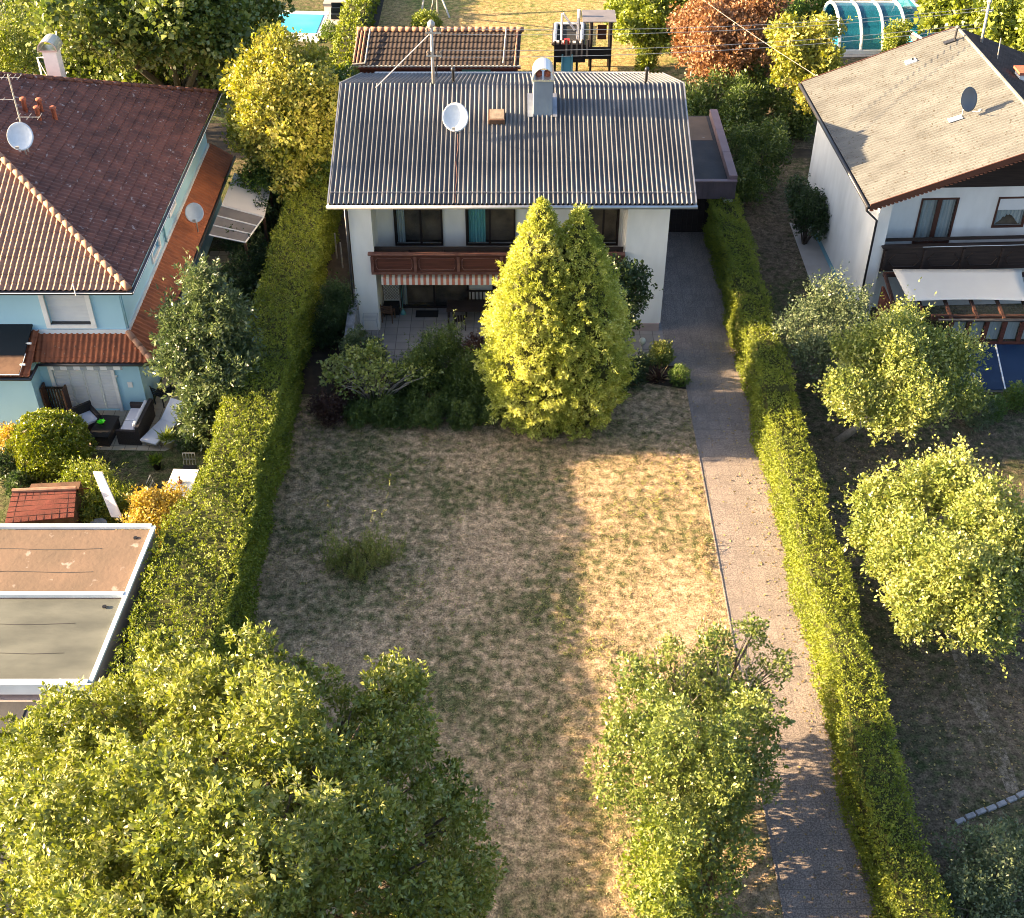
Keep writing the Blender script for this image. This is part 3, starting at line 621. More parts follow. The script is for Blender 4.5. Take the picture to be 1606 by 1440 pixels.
cb = MB(); cb.tube([(-2.0,42.8,zr(42.8)+.06)]+[(-2.0+.03*math.sin(i*1.3),42.6-i*.3,zr(42.6-i*.3)+.05) for i in range(11)], .012, 5)
cb.build('cable', M['wood_rl'], None, 'thin reddish cable running down the grey corrugated roof below the white dish', 'cable', origin=(-2,42.8,7))
pm = thing('power_mast', (-2.98,45.4,8.1), 'galvanised power mast with insulators on the ridge of the grey roof', 'power mast')
mb = MB(); mb.tube([(-2.98,45.4,8.0),(-2.98,45.4,10.45)], .06, 10); mb.build('pole', M['galv'], pm, smooth=True)
mb = MB(); mb.lathe((-2.98,45.4,10.3),[(.07,0),(.14,.05),(.14,.18),(.06,.27)],12); mb.build('cap', M['galv'], pm, smooth=True)
for z in (10.12,9.25):
    mb = MB(); mb.box(-3.2,-2.62,45.33,45.37,z-.03,z+.03); a_ = mb.build('bracket', M['galv'], pm)
    for dx in (-3.14,-2.78,-2.66):
        i_ = MB(); i_.lathe((dx,45.35,z+.03),[(.02,0),(.05,.03),(.035,.07),(.06,.11),(.03,.16)],10); i_.build('insulator', M['wood_g'], a_, smooth=True)
mb = MB(); mb.tube([(-3.0,45.4,10.1),(-5.15,45.1,8.12)], .022, 7); mb.build('stay', M['galv'], pm)
mb = MB(); mb.tube([(-2.84,45.37,9.2),(-2.84,45.37,8.4)], .02, 6); mb.build('conduit', M['metal_d'], pm)

def vee(pts, sag, n=14):
    a, b = Vector(pts[0]), Vector(pts[1]); return [a.lerp(b,i/n)-Vector((0,0,sag*4*(i/n)*(1-i/n))) for i in range(n+1)]
RM = PY(1551,6,51.0)
for j,(dz,dy,lab) in enumerate(((10.28,.0,'topmost overhead wire from the grey-roof mast to the right roof mast'),(10.12,-.12,'overhead wire second from the top, leading right from the grey-roof mast'),(9.45,.05,'overhead wire third from the top, leading right from the grey-roof mast'),(9.25,-.12,'lowest overhead wire leading right from the grey-roof mast'))):
    mb = MB(); mb.tube(vee([(-2.66,45.35+dy,dz),(RM.x-.1,RM.y,RM.z-.15-(10.28-dz)*.8)], .35), .010, 5)
    mb.build('overhead_wire', M['galv'], None, lab, 'wire', 'overhead wires between the roof masts', origin=(-2.66,45.35,dz))
mb = MB(); a_ = PY(1095,-6,62); b_ = PY(1335,152,50.5); mb.tube(vee([tuple(a_),tuple(b_)], .12), .010, 5)
mb.build('service_cable', M['galv'], None, 'single thick cable slanting down behind the pale right roof', 'cable', origin=tuple(b_))

# ---- patio furniture of the middle house ----
def chair(name, label, loc, rz, wood, cat='chair', group=None, back=.45):
    t = thing(name, (0,0,0), label, cat, group)
    mb = MB()
    for i in range(4): mb.box(-.22,.22,-.21+i*.107,-.13+i*.107,.42,.44)
    mb.build('seat', wood, t)
    for sx in (-1,1):
        for sy in (-1,1): 
            mb = MB(); mb.obox((sx*.21,sy*.2,.21),(.035,.035,.42)); mb.build('leg', wood, t)
    mb = MB()
    for sx in (-1,1): mb.obox((sx*.21,.235,.42+back/2),(.035,.03,back),0,-.15)
    for i in range(4): mb.obox((0,.235+.015*i,.50+i*.1),(.40,.015,.06),0,-.15)
    mb.build('backrest', wood, t)
    t.location = loc; t.rotation_euler.z = rz; return t
def table(name, label, loc, rz, L, W, h, wood, group=None, legm=None):
    t = thing(name, (0,0,0), label, 'table', group)
    mb = MB(); mb.box(-L/2,L/2,-W/2,W/2,h-.04,h); mb.build('tabletop', wood, t, bevel=.008)
    for sx in (-1,1):
        for sy in (-1,1):
            mb = MB(); mb.box(sx*(L/2-.07)-.03,sx*(L/2-.07)+.03,sy*(W/2-.07)-.03,sy*(W/2-.07)+.03,0,h-.041); mb.build('leg', legm or wood, t)
    t.location = loc; t.rotation_euler.z = rz; return t
p = P(735,508); table('garden_table','dark wooden table on the shaded patio under the striped awning',(p.x-.1,p.y+.15,.012),0,1.5,.8,.74,M['wood_d'])
# bench
def bench(label, x0, x1, y, wood):
    t = thing('garden_bench', (x0,y,.012), label, 'bench')
    mb = MB()
    for i in range(5): mb.box(x0,x1,y-.45+i*.09,y-.39+i*.09,.42,.45)
    mb.build('seat', wood, t); mb = MB(); mb.box(x0,x1,y,y+.04,.92,.98); mb.box(x0,x1,y,y+.04,.50,.55)
    for i in range(int((x1-x0)/.15)): mb.box(x0+.06+i*.15,x0+.11+i*.15,y+.005,y+.03,.551,.919)
    mb.build('backrest', wood, t)
    for x in (x0,x1-.05):
        for yy in (y-.45,y): mb = MB(); mb.box(x,x+.05,yy,yy+.05,.012,.419); mb.build('leg', wood, t)
        mb = MB(); mb.box(x,x+.05,y-.45,y,.64,.68); mb.box(x,x+.05,y-.45,y-.41,.451,.64); mb.build('armrest', wood, t)
bench('dark slatted garden bench against the white wall behind the patio table', -1.85, -.35, 42.2, M['wood_d'])
chair('folding_chair','small reddish-brown wooden chair left of the doormat on the patio',(-4.9,41.55,.012),RAD(170),M['wood_m'])
chair('folding_chair','dark wooden chair at the left end of the patio table',(-2.05,41.0,.012),RAD(95),M['wood_d'])
mb = MB(); mb.box(-3.85,-2.95,41.75,42.25,.012,.03); mb.build('doormat', M['mat_b'], None, 'black rectangular doormat in front of the glass patio door', 'doormat', origin=(-3.4,42,.012), bevel=.006)
# trellis + planter
t = thing('trellis_planter', (-4.95,42.1,.012), 'dark planter box with diamond trellis against the wall at the left end of the patio', 'planter')
mb = MB(); mb.box(-5.12,-4.5,41.9,42.3,.012,.45); mb.build('box', M['mat_b'], t)
mb = MB()
for i in range(-8,9):
    for s_ in (-1,1):
        xa = -4.80+i*.11; pts_ = []
        for k in range(17):
            z = .5+k*.09; x = xa + s_*(z-1.2)*.8
            if -5.12 <= x <= -4.48: pts_.append((x,42.33-.01*s_,z))
        if len(pts_) > 1: mb.tube([pts_[0],pts_[-1]], .009, 4)
for a,b in (((-5.13,.45),(-5.13,1.98)),((-4.47,.45),(-4.47,1.98)),((-5.13,1.98),(-4.47,1.98))): mb.tube([(a[0],42.32,a[1]),(b[0],42.32,b[1])], .02, 6)
mb.build('lattice', M['wood_g'], t)
mb = MB(); mb.tube([(-4.35,42.0,.02),(-4.42,42.28,1.9)], .013, 6); mb.lathe((-4.35,42.0,.02),[(.12,0),(.10,.1),(.02,.22)],10); mb.build('broom', M['teal_p'], None, 'blue-green broom leaning beside the trellis planter', 'broom', origin=(-4.35,42,.012))
# low stone garden wall and drying rack at left end
mb = MB(); ys = [(-6.05,41.4,1.55),(-6.15,40.3,1.2),(-6.2,39.2,.75),(-6.2,38.2,.45)]
for (x,y,z),(x2,y2,z2) in zip(ys,ys[1:]): mb.prism([(x-.16,y,0),(x2-.16,y2,0),(x2-.16,y2,z2),(x-.16,y,z)], (.32,0,0))
mb.build('stone_wall', M['stone'], None, 'sloping grey stone wing wall at the left front corner of the middle house', 'wall', origin=(-6.1,40,0))
t = thing('drying_rack', (-5.45,40.3,0), 'thin metal clothes drying rack beside the stone wing wall', 'drying rack')
mb = MB()
for i in range(6): mb.tube([(-5.75,40.1+i*.09,.95),(-5.2,40.1+i*.09,.95)], .006, 4)
mb.tube([(-5.75,40.05,.95),(-5.75,40.6,.95)],.01,5); mb.tube([(-5.2,40.05,.95),(-5.2,40.6,.95)],.01,5); mb.build('rack', M['metal'], t)
for x in (-5.75,-5.2): mb = MB(); mb.tube([(x,40.05,.95),(x,40.6,.0)],.01,5); mb.tube([(x,40.6,.95),(x,40.05,.0)],.01,5); mb.build('leg', M['metal'], t)
# thin posts in the passage left of the house
for (px,py,lab) in ((547,405,'thin grey metal post in the passage, the nearer of two'),(556,420,'thin grey metal post close to the left wall of the middle house')):
    q = P(px,py); mb = MB(); mb.tube([(q.x-.5,q.y,0),(q.x-.5,q.y,1.2)], .035, 8); mb.build('fence_post', M['galv'], None, lab, 'post', 'posts in the passage left of the middle house', origin=(q.x-.5,q.y,0))
q = P(1006,556,.0); mb = MB(); mb.lathe((q.x,q.y,0),[(.02,0),(.02,.45),(.05,.47),(.10,.53),(.125,.62),(.10,.71),(.04,.745)],16)
mb.build('garden_globe', M['white_orb'], None, 'cream ball lamp on a short stem in the bed right of the conifer', 'lamp', origin=(q.x,q.y,0), smooth=True)

# ================= LEFT BLUE HOUSE =================
lh = thing('blue_house', (-16,36,0), 'light blue two-storey house with brown pantile hip roof at the left', 'house')
XE, YEf, YEb, ZEv = -12.65, 35.2, 51.3, 5.3
pk = .39; AX = -20.65; AZ = ZEv+8*pk; A1 = Vector((AX,YEf+8,AZ)); A2 = Vector((AX,45.8,AZ))
wl = MB()
def wallgap(mb, fixed, axis, a0, a1, z0, z1, gaps, th):
    """wall along axis with rectangular gaps [(g0,g1,gz0,gz1)] sorted"""
    cur = a0
    def bx(p,q,zz0,zz1):
        if q-p < 1e-3 or zz1-zz0 < 1e-3: return
        if axis == 'x': mb.box(p,q,min(fixed,fixed+th),max(fixed,fixed+th),zz0,zz1)
        else: mb.box(min(fixed,fixed+th),max(fixed,fixed+th),p,q,zz0,zz1)
    for g0,g1,gz0,gz1 in gaps:
        bx(cur,g0,z0,z1); bx(g0,g1,z0,gz0); bx(g0,g1,gz1,z1); cur = g1
    bx(cur,a1,z0,z1)
UW = [PY(70,465,36.0).x, PY(140,465,36.0).x]
ux0, ux1 = PY(78,500,36.0).x+.0, PY(142,500,36.0).x
wallgap(wl, 36.0, 'x', -24, -13.35, 2.6, 5.5, [(ux0,ux1,3.45,4.95)], .25)
wallgap(wl, -13.35, 'y', 36.25, 50.7, 2.6, 5.5, [(40.2,41.3,3.5,4.75),(43.3,44.2,3.75,4.75)], -.25)
wl.box(-24,-13.351,50.5,50.7,0,5.4)
dx0, dx1 = PY(98,620,35.6).x-.12, -14.10
wallgap(wl, 35.62, 'x', -16.6, -13.1, 0, 2.78, [(dx0,dx1,0.02,2.2)], .3)
wl.box(-13.35,-13.1,35.92,50.6,0,2.80)
wl.box(-24,-16.6,34.75,35.05,0,2.62); wl.box(-16.9,-16.601,35.05,35.9,0,2.62)
wl.build('wall', M['wall_b'], lh)
wi = MB(); wi.box(-24,-13.6,38.5,38.6,0,5.2); wi.box(-14.2,-14.1,38,46,3,5.2); wi.build('interior', M['room'], lh)
# main hip roof faces
def face(o, u, v, Lu, Lv, clips, m, **kw):
    kw.setdefault('period', .2); kw.setdefault('amp', .028); pr = kw.pop('period'); am = kw.pop('amp'); lab = kw.pop('label', None); par = kw.pop('parent', lh); nm = kw.pop('name', 'roof')
    mb = corrugated(o, u, v, Lu, Lv, pr, am, clips, **kw); return mb.build(nm, m, par, smooth=False, label=lab)
c1 = Vector((XE,YEf,ZEv)); hipn = (Vector((-1,1,0))).normalized()
# front face (slopes to camera); keep y<= hip line
sl = math.hypot(8, 8*pk)
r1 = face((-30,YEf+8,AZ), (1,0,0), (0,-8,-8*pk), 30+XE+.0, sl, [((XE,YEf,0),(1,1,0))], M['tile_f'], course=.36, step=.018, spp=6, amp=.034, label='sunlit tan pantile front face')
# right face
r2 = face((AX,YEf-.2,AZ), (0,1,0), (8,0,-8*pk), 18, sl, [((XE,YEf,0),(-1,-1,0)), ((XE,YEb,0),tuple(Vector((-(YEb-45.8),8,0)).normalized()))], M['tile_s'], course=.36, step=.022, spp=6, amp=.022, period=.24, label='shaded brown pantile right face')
# rear face
r3b = MB(); r3b.prism([(XE,YEb,ZEv-.05),(AX,45.8,AZ-.05),(-30,45.8,AZ-.05),(-30,YEb+.1,ZEv-.05)], (0,0,.06)); r3b.build('rear_roof', M['tile_s'], lh)
us = MB(); us.prism([(-30,YEf+.05,ZEv-.12),(XE-.05,YEf+.05,ZEv-.12),(XE-.05,YEb-.05,ZEv-.12),(-30,YEb-.05,ZEv-.12)], (0,0,.05)); us.build('soffit', M['frame_d'], lh)
def ridge_tiles(mb, a, b, r=.11, L=.38):
    a, b = Vector(a), Vector(b); n = int((b-a).length/L); d = (b-a)/n
    for i in range(n):
        p0 = a+d*i; p1 = a+d*(i+1.06); mb.tube([p0,p1], r, 9, [r*1.12, r*.88])
rt = MB(); ridge_tiles(rt, (XE,YEf,ZEv+.06), tuple(A1+Vector((0,0,.06)))); rt.build('hip_ridge', M['ridge'], lh, smooth=True)
rt = MB(); ridge_tiles(rt, (XE,YEb,ZEv+.04), tuple(A2+Vector((0,0,.05))), .09); ridge_tiles(rt, tuple(A1+Vector((0,0,.05))), tuple(A2+Vector((0,0,.05))), .09); rt.build('rear_hip_ridge', M['tile_s'], lh, smooth=True)
gu = MB(); gu.tube([(-30,YEf-.08,ZEv-.06),(XE+.08,YEf-.08,ZEv-.06)], .065, 9); gu.tube([(XE+.08,YEf-.08,ZEv-.06),(XE+.08,YEb,ZEv-.06)], .065, 9); gu.build('gutter', M['metal_d'], lh, smooth=True)
ge = MB(); ge.tube([(-30,YEf-.15,ZEv-.02),(XE+.1,YEf-.15,ZEv-.02)], .014, 6); ge.tube([(XE+.15,YEf-.15,ZEv-.02),(XE+.15,YEb,ZEv-.02)], .012, 6); ge.tube([(-14.4,YEf-.17,ZEv+.35),(-14.4,YEf-.17,ZEv-.1)],.02,6); ge.build('gutter_edge', M['trim_w'], lh)
# skirt roof
SX, SY, SZ = -12.36, 35.05, 2.5; TX, TY, TZ = -13.3, 35.95, 3.12
sk = face((-17.2,TY,TZ), (1,0,0), (0,SY-TY,SZ-TZ), 17.2+SX, math.hypot(TY-SY,TZ-SZ), [((SX,SY,0),(TY-SY,-(TX-SX),0))], M['tile_o'], course=.3, step=.02, spp=6, amp=.024, period=.19, name='skirt_roof', label='red-brown tiled skirt roof above the patio')
sk2 = face((TX,SY-.1,TZ), (0,1,0), (SX-TX,0,SZ-TZ), 51.1-SY, math.hypot(TX-SX,TZ-SZ), [((SX,SY,0),(-(TY-SY),(TX-SX),0))], M['tile_o'], course=.3, step=.02, spp=6, amp=.020, period=.22, name='skirt_roof', label='orange tiled skirt roof along the side')
rt = MB(); ridge_tiles(rt, (SX,SY,SZ+.05), (TX,TY,TZ+.05), .11, .34); rt.build('skirt_hip', M['ridge'], lh, smooth=True)
wg = face((-24,35.95,3.25), (1,0,0), (0,34.2-35.95,2.5-3.25), 24-16.35, math.hypot(1.75,.75), [], M['tile_o'], course=.3, step=.02, spp=6, amp=.022, period=.19, name='skirt_roof')
fl = MB(); fl.box(-17.2,TX+.05,TY-.02,TY+.04,3.10,3.26); fl.build('flashing', M['cap_w'], lh); fl = MB(); fl.box(TX-.05,TX+.03,TY,50.7,3.10,3.24); fl.build('flashing', M['cap_w'], lh)
gu = MB(); gu.tube([(-16.3,SY-.06,SZ-.05),(SX+.06,SY-.06,SZ-.05)], .055, 8); gu.tube([(SX+.06,SY-.06,SZ-.05),(SX+.06,51,SZ-.05)], .055, 8); gu.tube([(-24,34.14,SZ-.05),(-16.3,34.14,SZ-.05)], .055, 8); gu.tube([(-16.32,34.14,SZ-.05),(-16.32,35.0,SZ-.05)],.05,8); gu.build('skirt_gutter', M['metal_d'], lh, smooth=True)
sf = MB(); sf.box(-16.3,SX,SY+.02,35.6,SZ-.16,SZ-.10); sf.box(-13.1,SX,35.62,50.9,SZ-.16,SZ-.10); sf.box(-24,-16.36,34.2,34.74,SZ-.16,SZ-.1); sf.build('skirt_soffit', M['wood_m'], lh)
for i in range(11):
    sd = MB(); sd.obox((-16.1+i*.34, 35.0+.28+(i%2)*.22, SZ+.22+(i%2)*.15), (.03,.04,.04)); sd.build('snow_stop', M['ridge'], lh)
so2 = thing('solar_panel', (-18,35,2.9), 'black panel with brown strip on the skirt roof at the left edge', 'panel')
mb = MB(); sp0 = [(-24,36.05,3.42),(-16.55,36.05,3.42),(-16.62,34.85,2.90),(-24,34.85,2.90)]; mb.prism(sp0,(0,0,.06)); mb.build('collector', M['solar'], so2)
mb = MB(); mb.prism([(-24,34.845,2.90),(-16.62,34.845,2.90),(-16.68,34.16,2.60),(-24,34.16,2.60)],(0,0,.04)); mb.build('lower_sheet', M['wood_m'], so2)
mb = MB(); mb.tube([(-24,34.14,2.64),(-16.64,34.14,2.64),(-16.58,34.9,2.97)],.02,6); mb.obox((-16.55,35.3,3.13),(.18,.06,.05)); mb.obox((-16.6,34.5,2.8),(.18,.06,.05)); mb.build('trim', M['trim_w'], so2)
# shuttered upper window
uf = MB(); uf.box(ux0-.16,ux0,35.93,36.02,3.32,5.08); uf.box(ux1,ux1+.16,35.93,36.02,3.32,5.08); uf.box(ux0,ux1,35.93,36.02,3.32,3.45); uf.box(ux0,ux1,35.93,36.02,4.95,5.08); ufo = uf.build('window', M['trim_w'], lh)
us = MB(); us.box(ux0,ux1,36.12,36.16,3.5,4.95)
for i in range(26): us.box(ux0,ux1,36.112,36.12,3.5+i*.056,3.54+i*.056)
us.build('roller_shutter', M['roller'], ufo); us = MB(); us.box(ux0,ux1,36.0,36.2,3.451,3.49); us.build('sill', M['metal_d'], ufo)
# white folding patio doors
df = MB(); df.box(dx0-.12,dx0,35.55,35.64,0.02,2.32); df.box(dx1,dx1+.12,35.55,35.64,0.02,2.32); df.box(dx0,dx1,35.55,35.64,2.2,2.32); dfo = df.build('shutter_doors', M['trim_w'], lh)
n = 4
for i in range(n):
    a = dx0+(dx1-dx0)*i/n; b = dx0+(dx1-dx0)*(i+1)/n; sh = MB(); sh.box(a+.02,b-.02,35.68,35.72,.05,2.19)
    for k in range(30): sh.box(a+.05,b-.05,35.67,35.68,.09+k*.069,.135+k*.069)
    sh.box(a+.005,a+.05,35.655,35.669,.05,2.19); sh.build('shutter_leaf', M['roller'], dfo)
av = MB(); av.box(-16.0,-13.5,35.12,35.14,2.14,2.40); av.build('awning_valance', M['stripe_g'], lh)
ll = MB(); ll.lathe((-13.95,35.58,1.55),[(.02,-.05),(.05,0),(.02,.05)],10,Matrix.Rotation(RAD(90),4,'X')); ll.box(-13.62,-13.45,35.59,35.615,1.05,1.28); ll.build('outdoor_lamp', M['trim_w'], lh)
# side windows
for (y0,y1,z0,z1) in ((40.2,41.3,3.5,4.75),(43.3,44.2,3.75,4.75)):
    f = MB(); X = -13.33
    f.box(X-.02,X+.05,y0-.1,y0,z0-.1,z1+.1); f.box(X-.02,X+.05,y1,y1+.1,z0-.1,z1+.1); f.box(X-.02,X+.05,y0,y1,z0-.1,z0); f.box(X-.02,X+.05,y0,y1,z1,z1+.1); fo = f.build('window', M['trim_w'], lh)
    f = MB(); f.box(X-.15,X-.12,y0,y1,z0,z1); f.build('roller_shutter', M['roller'], fo)
dp = MB(); dp.tube([(-13.28,42.1,5.2),(-13.28,42.1,3.2)],.04,8); dp.build('downpipe', M['wall_b2'], lh, smooth=True); dp = MB(); dp.tube([(-13.3,36.1,5.0),(-13.3,36.1,3.2)],.02,8); dp.build('downpipe', M['wall_b2'], lh, smooth=True)
# clay chimney pots on right face
def rz_right(x): return ZEv+(XE-x)*pk
for dx,dy in ((0,0),(.45,.35),(.55,-.3),(1.0,.1)):
    q = PY(48,190,44.6); x = q.x+dx; y = 44.4+dy; z = rz_right(x); mb = MB(); mb.lathe((x,y,z-.1),[(.09,0),(.085,.5),(.12,.53),(.12,.60),(.09,.62)],12); mb.build('flue_pot', M['pot'], lh, smooth=True)
# white chimney behind ridge
cq = PY(90,126,49.4); wc = thing('white_chimney', (cq.x,49.4,5.5), 'white chimney with curved metal cowl behind the brown roof at the left', 'chimney')
mb = MB(); mb.box(cq.x-.28,cq.x+.28,49.2,49.75,5.4,7.9); mb.build('stack', M['trim_w'], wc)
mb = MB(); n = 12; xc = cq.x
pts_o = [(xc+.4*math.cos(math.pi*i/n), 7.98+.42*math.sin(math.pi*i/n)) for i in range(n+1)]
vs = [(x,49.05,z) for x,z in pts_o]+[(x,49.9,z) for x,z in pts_o]+[(xc+(x-xc)*.92,49.05,7.98+(z-7.98)*.92) for x,z in pts_o]+[(xc+(x-xc)*.92,49.9,7.98+(z-7.98)*.92) for x,z in pts_o]; m1=n+1
mb.add(vs, [(i,i+1,m1+i+1,m1+i) for i in range(n)]+[(2*m1+i,3*m1+i,3*m1+i+1,2*m1+i+1) for i in range(n)]+[(i,2*m1+i,2*m1+i+1,i+1) for i in range(n)]); mb.box(xc-.36,xc+.36,49.15,49.8,7.91,7.98); mb.build('cowl', M['cowl'], wc)
mb = MB(); mb.tube([(xc-.6,49.4,6.0),(xc-.6,49.4,7.6),(xc-.25,49.4,7.6)],.035,6); mb.tube([(xc-.6,49.4,7.5),(xc-.25,49.4,6.4)],.015,5); mb.build('ladder_rail', M['trim_w'], wc)
# antenna with dish
ax, ay = PY(44,236,41.6).x, 41.6; az = rz_right(ax)
an = thing('tv_antenna', (ax,ay,az), 'tall TV aerial with horizontal rods on the brown hip roof', 'antenna')
mb = MB(); mb.tube([(ax,ay,az-.2),(ax,ay,az+2.9)],.03,8); mb.build('mast', M['galv'], an)
def yagi(z, L, n, rl, dx0, rot=0):
    mb = MB(); mb.tube([(ax+dx0,ay-.05,z),(ax+dx0+L*math.cos(rot),ay-.05+L*math.sin(rot),z)],.014,5)
    for i in range(n):
        x = ax+dx0+L*math.cos(rot)*i/(n-1); y = ay-.05+L*math.sin(rot)*i/(n-1); mb.tube([(x,y-rl,z+.02),(x,y+rl,z+.02)],.009,4)
    mb.build('aerial_rods', M['galv'], an)
yagi(az+2.8, 1.5, 9, .22, -1.1); yagi(az+2.0, 1.4, 5, .12, -1.4); yagi(az+1.35, .75, 3, .28, 0.0)
dish('satellite_dish', 'white satellite dish on the hip of the brown pantile roof, below the TV aerial', (ax,ay-.25,az+.1), (.1,-.85,.5), .46, .35)
_r = Vector(((305-CX)/F, _c+(720-332)/F*_s, -_s+(720-332)/F*_c)); _t = -12.5/_r.x; DQ = Vector((0,0,H))+_r*_t
dish('satellite_dish', 'white satellite dish on the side wall of the blue house above the orange skirt roof', (DQ.x,DQ.y,DQ.z-.75), (.15,-.85,.5), .36, .5)
# lean-to on the right side of blue house: canvas + polycarbonate
lt = thing('patio_canopy', (-11.5,46,0), 'side canopy beside the blue house, half white canvas and half grey sheeting', 'canopy')
A = [P(368,272,2.45),P(424,300,2.1),P(415,340,2.1),P(348,322,2.45)]
mb = MB(); mb.prism([tuple(v) for v in A],(0,0,.03)); mb.build('canvas', M['canvas2'], lt)
B = [P(347,324,2.43),P(414,342,2.08),P(385,382,2.1),P(328,370,2.43)]
mb = MB(); mb.prism([tuple(v) for v in B],(0,0,.03)); po = mb.build('sheet_roof', M['poly'], lt)
mb = MB()
for k in (0,.36,.68,1): a = B[0].lerp(B[3],k)+Vector((0,0,.05)); b = B[1].lerp(B[2],k)+Vector((0,0,.05)); mb.tube([a,b],.03,6)
mb.tube([B[1]+Vector((0,0,.05)),B[2]+Vector((0,0,.05))],.035,6); mb.build('glazing_bar', M['trim_w'], po)
for q in (A[1],B[1],B[2]): mb = MB(); mb.box(q.x-.05,q.x+.05,q.y-.05,q.y+.05,0,2.08); mb.build('post', M['wood_m'], lt)

# ================= RIGHT WHITE HOUSE =================
rh = thing('white_house', (18,46,0), 'white alpine-style house with pale weathered gable roof and dark balcony at the right', 'house')
d = Vector((-.0445,1,0)).normalized(); e = Vector((d.y,-d.x,0))     # d along ridge (away), e upslope to the right
F0 = Vector((12.93,40.36,5.7)); up = (e*6.24+Vector((0,0,2.3))); Ls = up.length; LR = 11.05
E1 = F0+d*LR; R0 = F0+up; R1 = E1+up
rb = corrugated(tuple(R0), tuple(d), tuple(-up), LR, Ls, .177, .034, spp=6); rro = rb.build('roof', M['sheet_r'], rh)
dn = (e*6.6+Vector((0,0,-2.43)))
rb = corrugated(tuple(R0), tuple(d), tuple(dn), LR, dn.length, .177, .024, spp=6); rb.build('roof', M['shed_t'], rh, label='shaded far roof slope')  # shade of this slope put into a dark brown in place of pale sheet
un = MB(); off = Vector((0,0,-.10)); 
un.prism([F0+d*.1+off,E1-d*.1+off,R1-d*.1+off,R0+d*.1+off],(0,0,-.12)); un.prism([R0+d*.1+off,R1-d*.1+off,R1+dn-d*.1+off,R0+dn+d*.1+off],(0,0,-.12)); un.build('roof_underside', M['wood_d'], rro)
for a,b in ((F0,R0),(R0,R0+dn),(E1,R1)):
    s_ = -1 if a is not E1 else 1
    vb = MB(); vb.prism([a+Vector((0,0,.05)),b+Vector((0,0,.05)),b+Vector((0,0,-.2)),a+Vector((0,0,-.2))], tuple(d*s_*.05)); vb.build('barge_board', M['frame_b'], rro)
vb = MB()
for i in range(44):
    q = F0+up*(i+.5)/44+Vector((0,0,-.21))-d*.03; vb.lathe(tuple(q),[(.01,-.05),(.05,-.03),(.085,.0)],6)
vb.build('scalloped_trim', M['frame_b'], rro)
gu = MB(); g0 = F0-e*.08-Vector((0,0,.06)); gu.tube([g0-d*.05, g0+d*LR],.07,9); gu.build('gutter', M['metal_d'], rh, smooth=True)
rdg = MB(); rdg.tube([R0+Vector((0,0,.02)),R1+Vector((0,0,.02))],.07,8); rdg.build('ridge_cap', M['sheet_r'], rro)
# walls: parallelogram body
def wl_pt(a, b, z): return F0*1 + d*a + e*b + Vector((0,0,z-F0.z))
def wallq(mb, a0, b0, a1, b1, z0, z1, th):    # wall between two plan points, thickness vector along normal
    p0, p1 = wl_pt(a0,b0,z0), wl_pt(a1,b1,z0); q0, q1 = wl_pt(a0,b0,z1), wl_pt(a1,b1,z1); mb.prism([p0,p1,q1,q0], tuple(th))
ww = MB()
gz = lambda b: 5.7 + 2.3*b/6.24 - .24
ww.prism([wl_pt(.95,.75,0),wl_pt(LR-.7,.75,0),wl_pt(LR-.7,.75,gz(.75)),wl_pt(.95,.75,gz(.75))], tuple(e*.45))
# back gable
ww.prism([wl_pt(LR-.7,1.21,0),wl_pt(LR-.7,12,0),wl_pt(LR-.7,12,5.5),wl_pt(LR-.7,6.24,7.7),wl_pt(LR-.7,1.21,gz(1.21))], tuple(-d*.2))
# recessed front with openings (windows at b spans)
fy = 2.1
def bx_at(px, py): 
    # intersect pixel ray with recessed front plane
    u = (px-CX)/F; v = -(py-CY)/F; r = Vector((u,_c+v*_s,-_s+v*_c)); o = Vector((0,0,H)); pl0 = wl_pt(fy,0,0); t = (pl0-o).dot(d)/r.dot(d); q = o+r*t; return (q-F0).dot(e), q.z
w1a, zt = bx_at(1446,311); w1b, _ = bx_at(1505,311); _, zb = bx_at(1440,382)
w2a, zt2 = bx_at(1567,309); w2b = w2a+1.25; _, zb2 = bx_at(1555,357)
segs = [(1.21,w1a,2.6,5.25),(w1a,w1b,2.6,zb),(w1a,w1b,zt,5.25),(w1b,w2a,2.6,5.25),(w2a,w2b,2.6,zb2),(w2a,w2b,zt2,5.25),(w2b,12,2.6,5.25)]
for b0,b1,z0,z1 in segs: ww.prism([wl_pt(fy,b0,z0),wl_pt(fy,b1,z0),wl_pt(fy,b1,z1),wl_pt(fy,b0,z1)], tuple(d*.25))
ww.prism([wl_pt(fy,1.21,0),wl_pt(fy,12,0),wl_pt(fy,12,2.6),wl_pt(fy,1.21,2.6)], tuple(d*.25))
ww.build('wall', M['wall_w'], rh)
gd_ = MB(); gd_.prism([wl_pt(fy-.02,.9,5.251),wl_pt(fy-.02,12,5.251),wl_pt(fy-.02,12,5.4),wl_pt(fy-.02,6.24,7.6),wl_pt(fy-.02,.9,gz(.9))], tuple(d*.2)); gd_.build('gable_boards', M['wood_d'], rh)
bs = MB(); bs.prism([wl_pt(.96,.735,0),wl_pt(LR-.72,.735,0),wl_pt(LR-.72,.735,.28),wl_pt(.96,.735,.28)], tuple(e*.01)); bs.build('plinth', M['wall_b2'], rh)
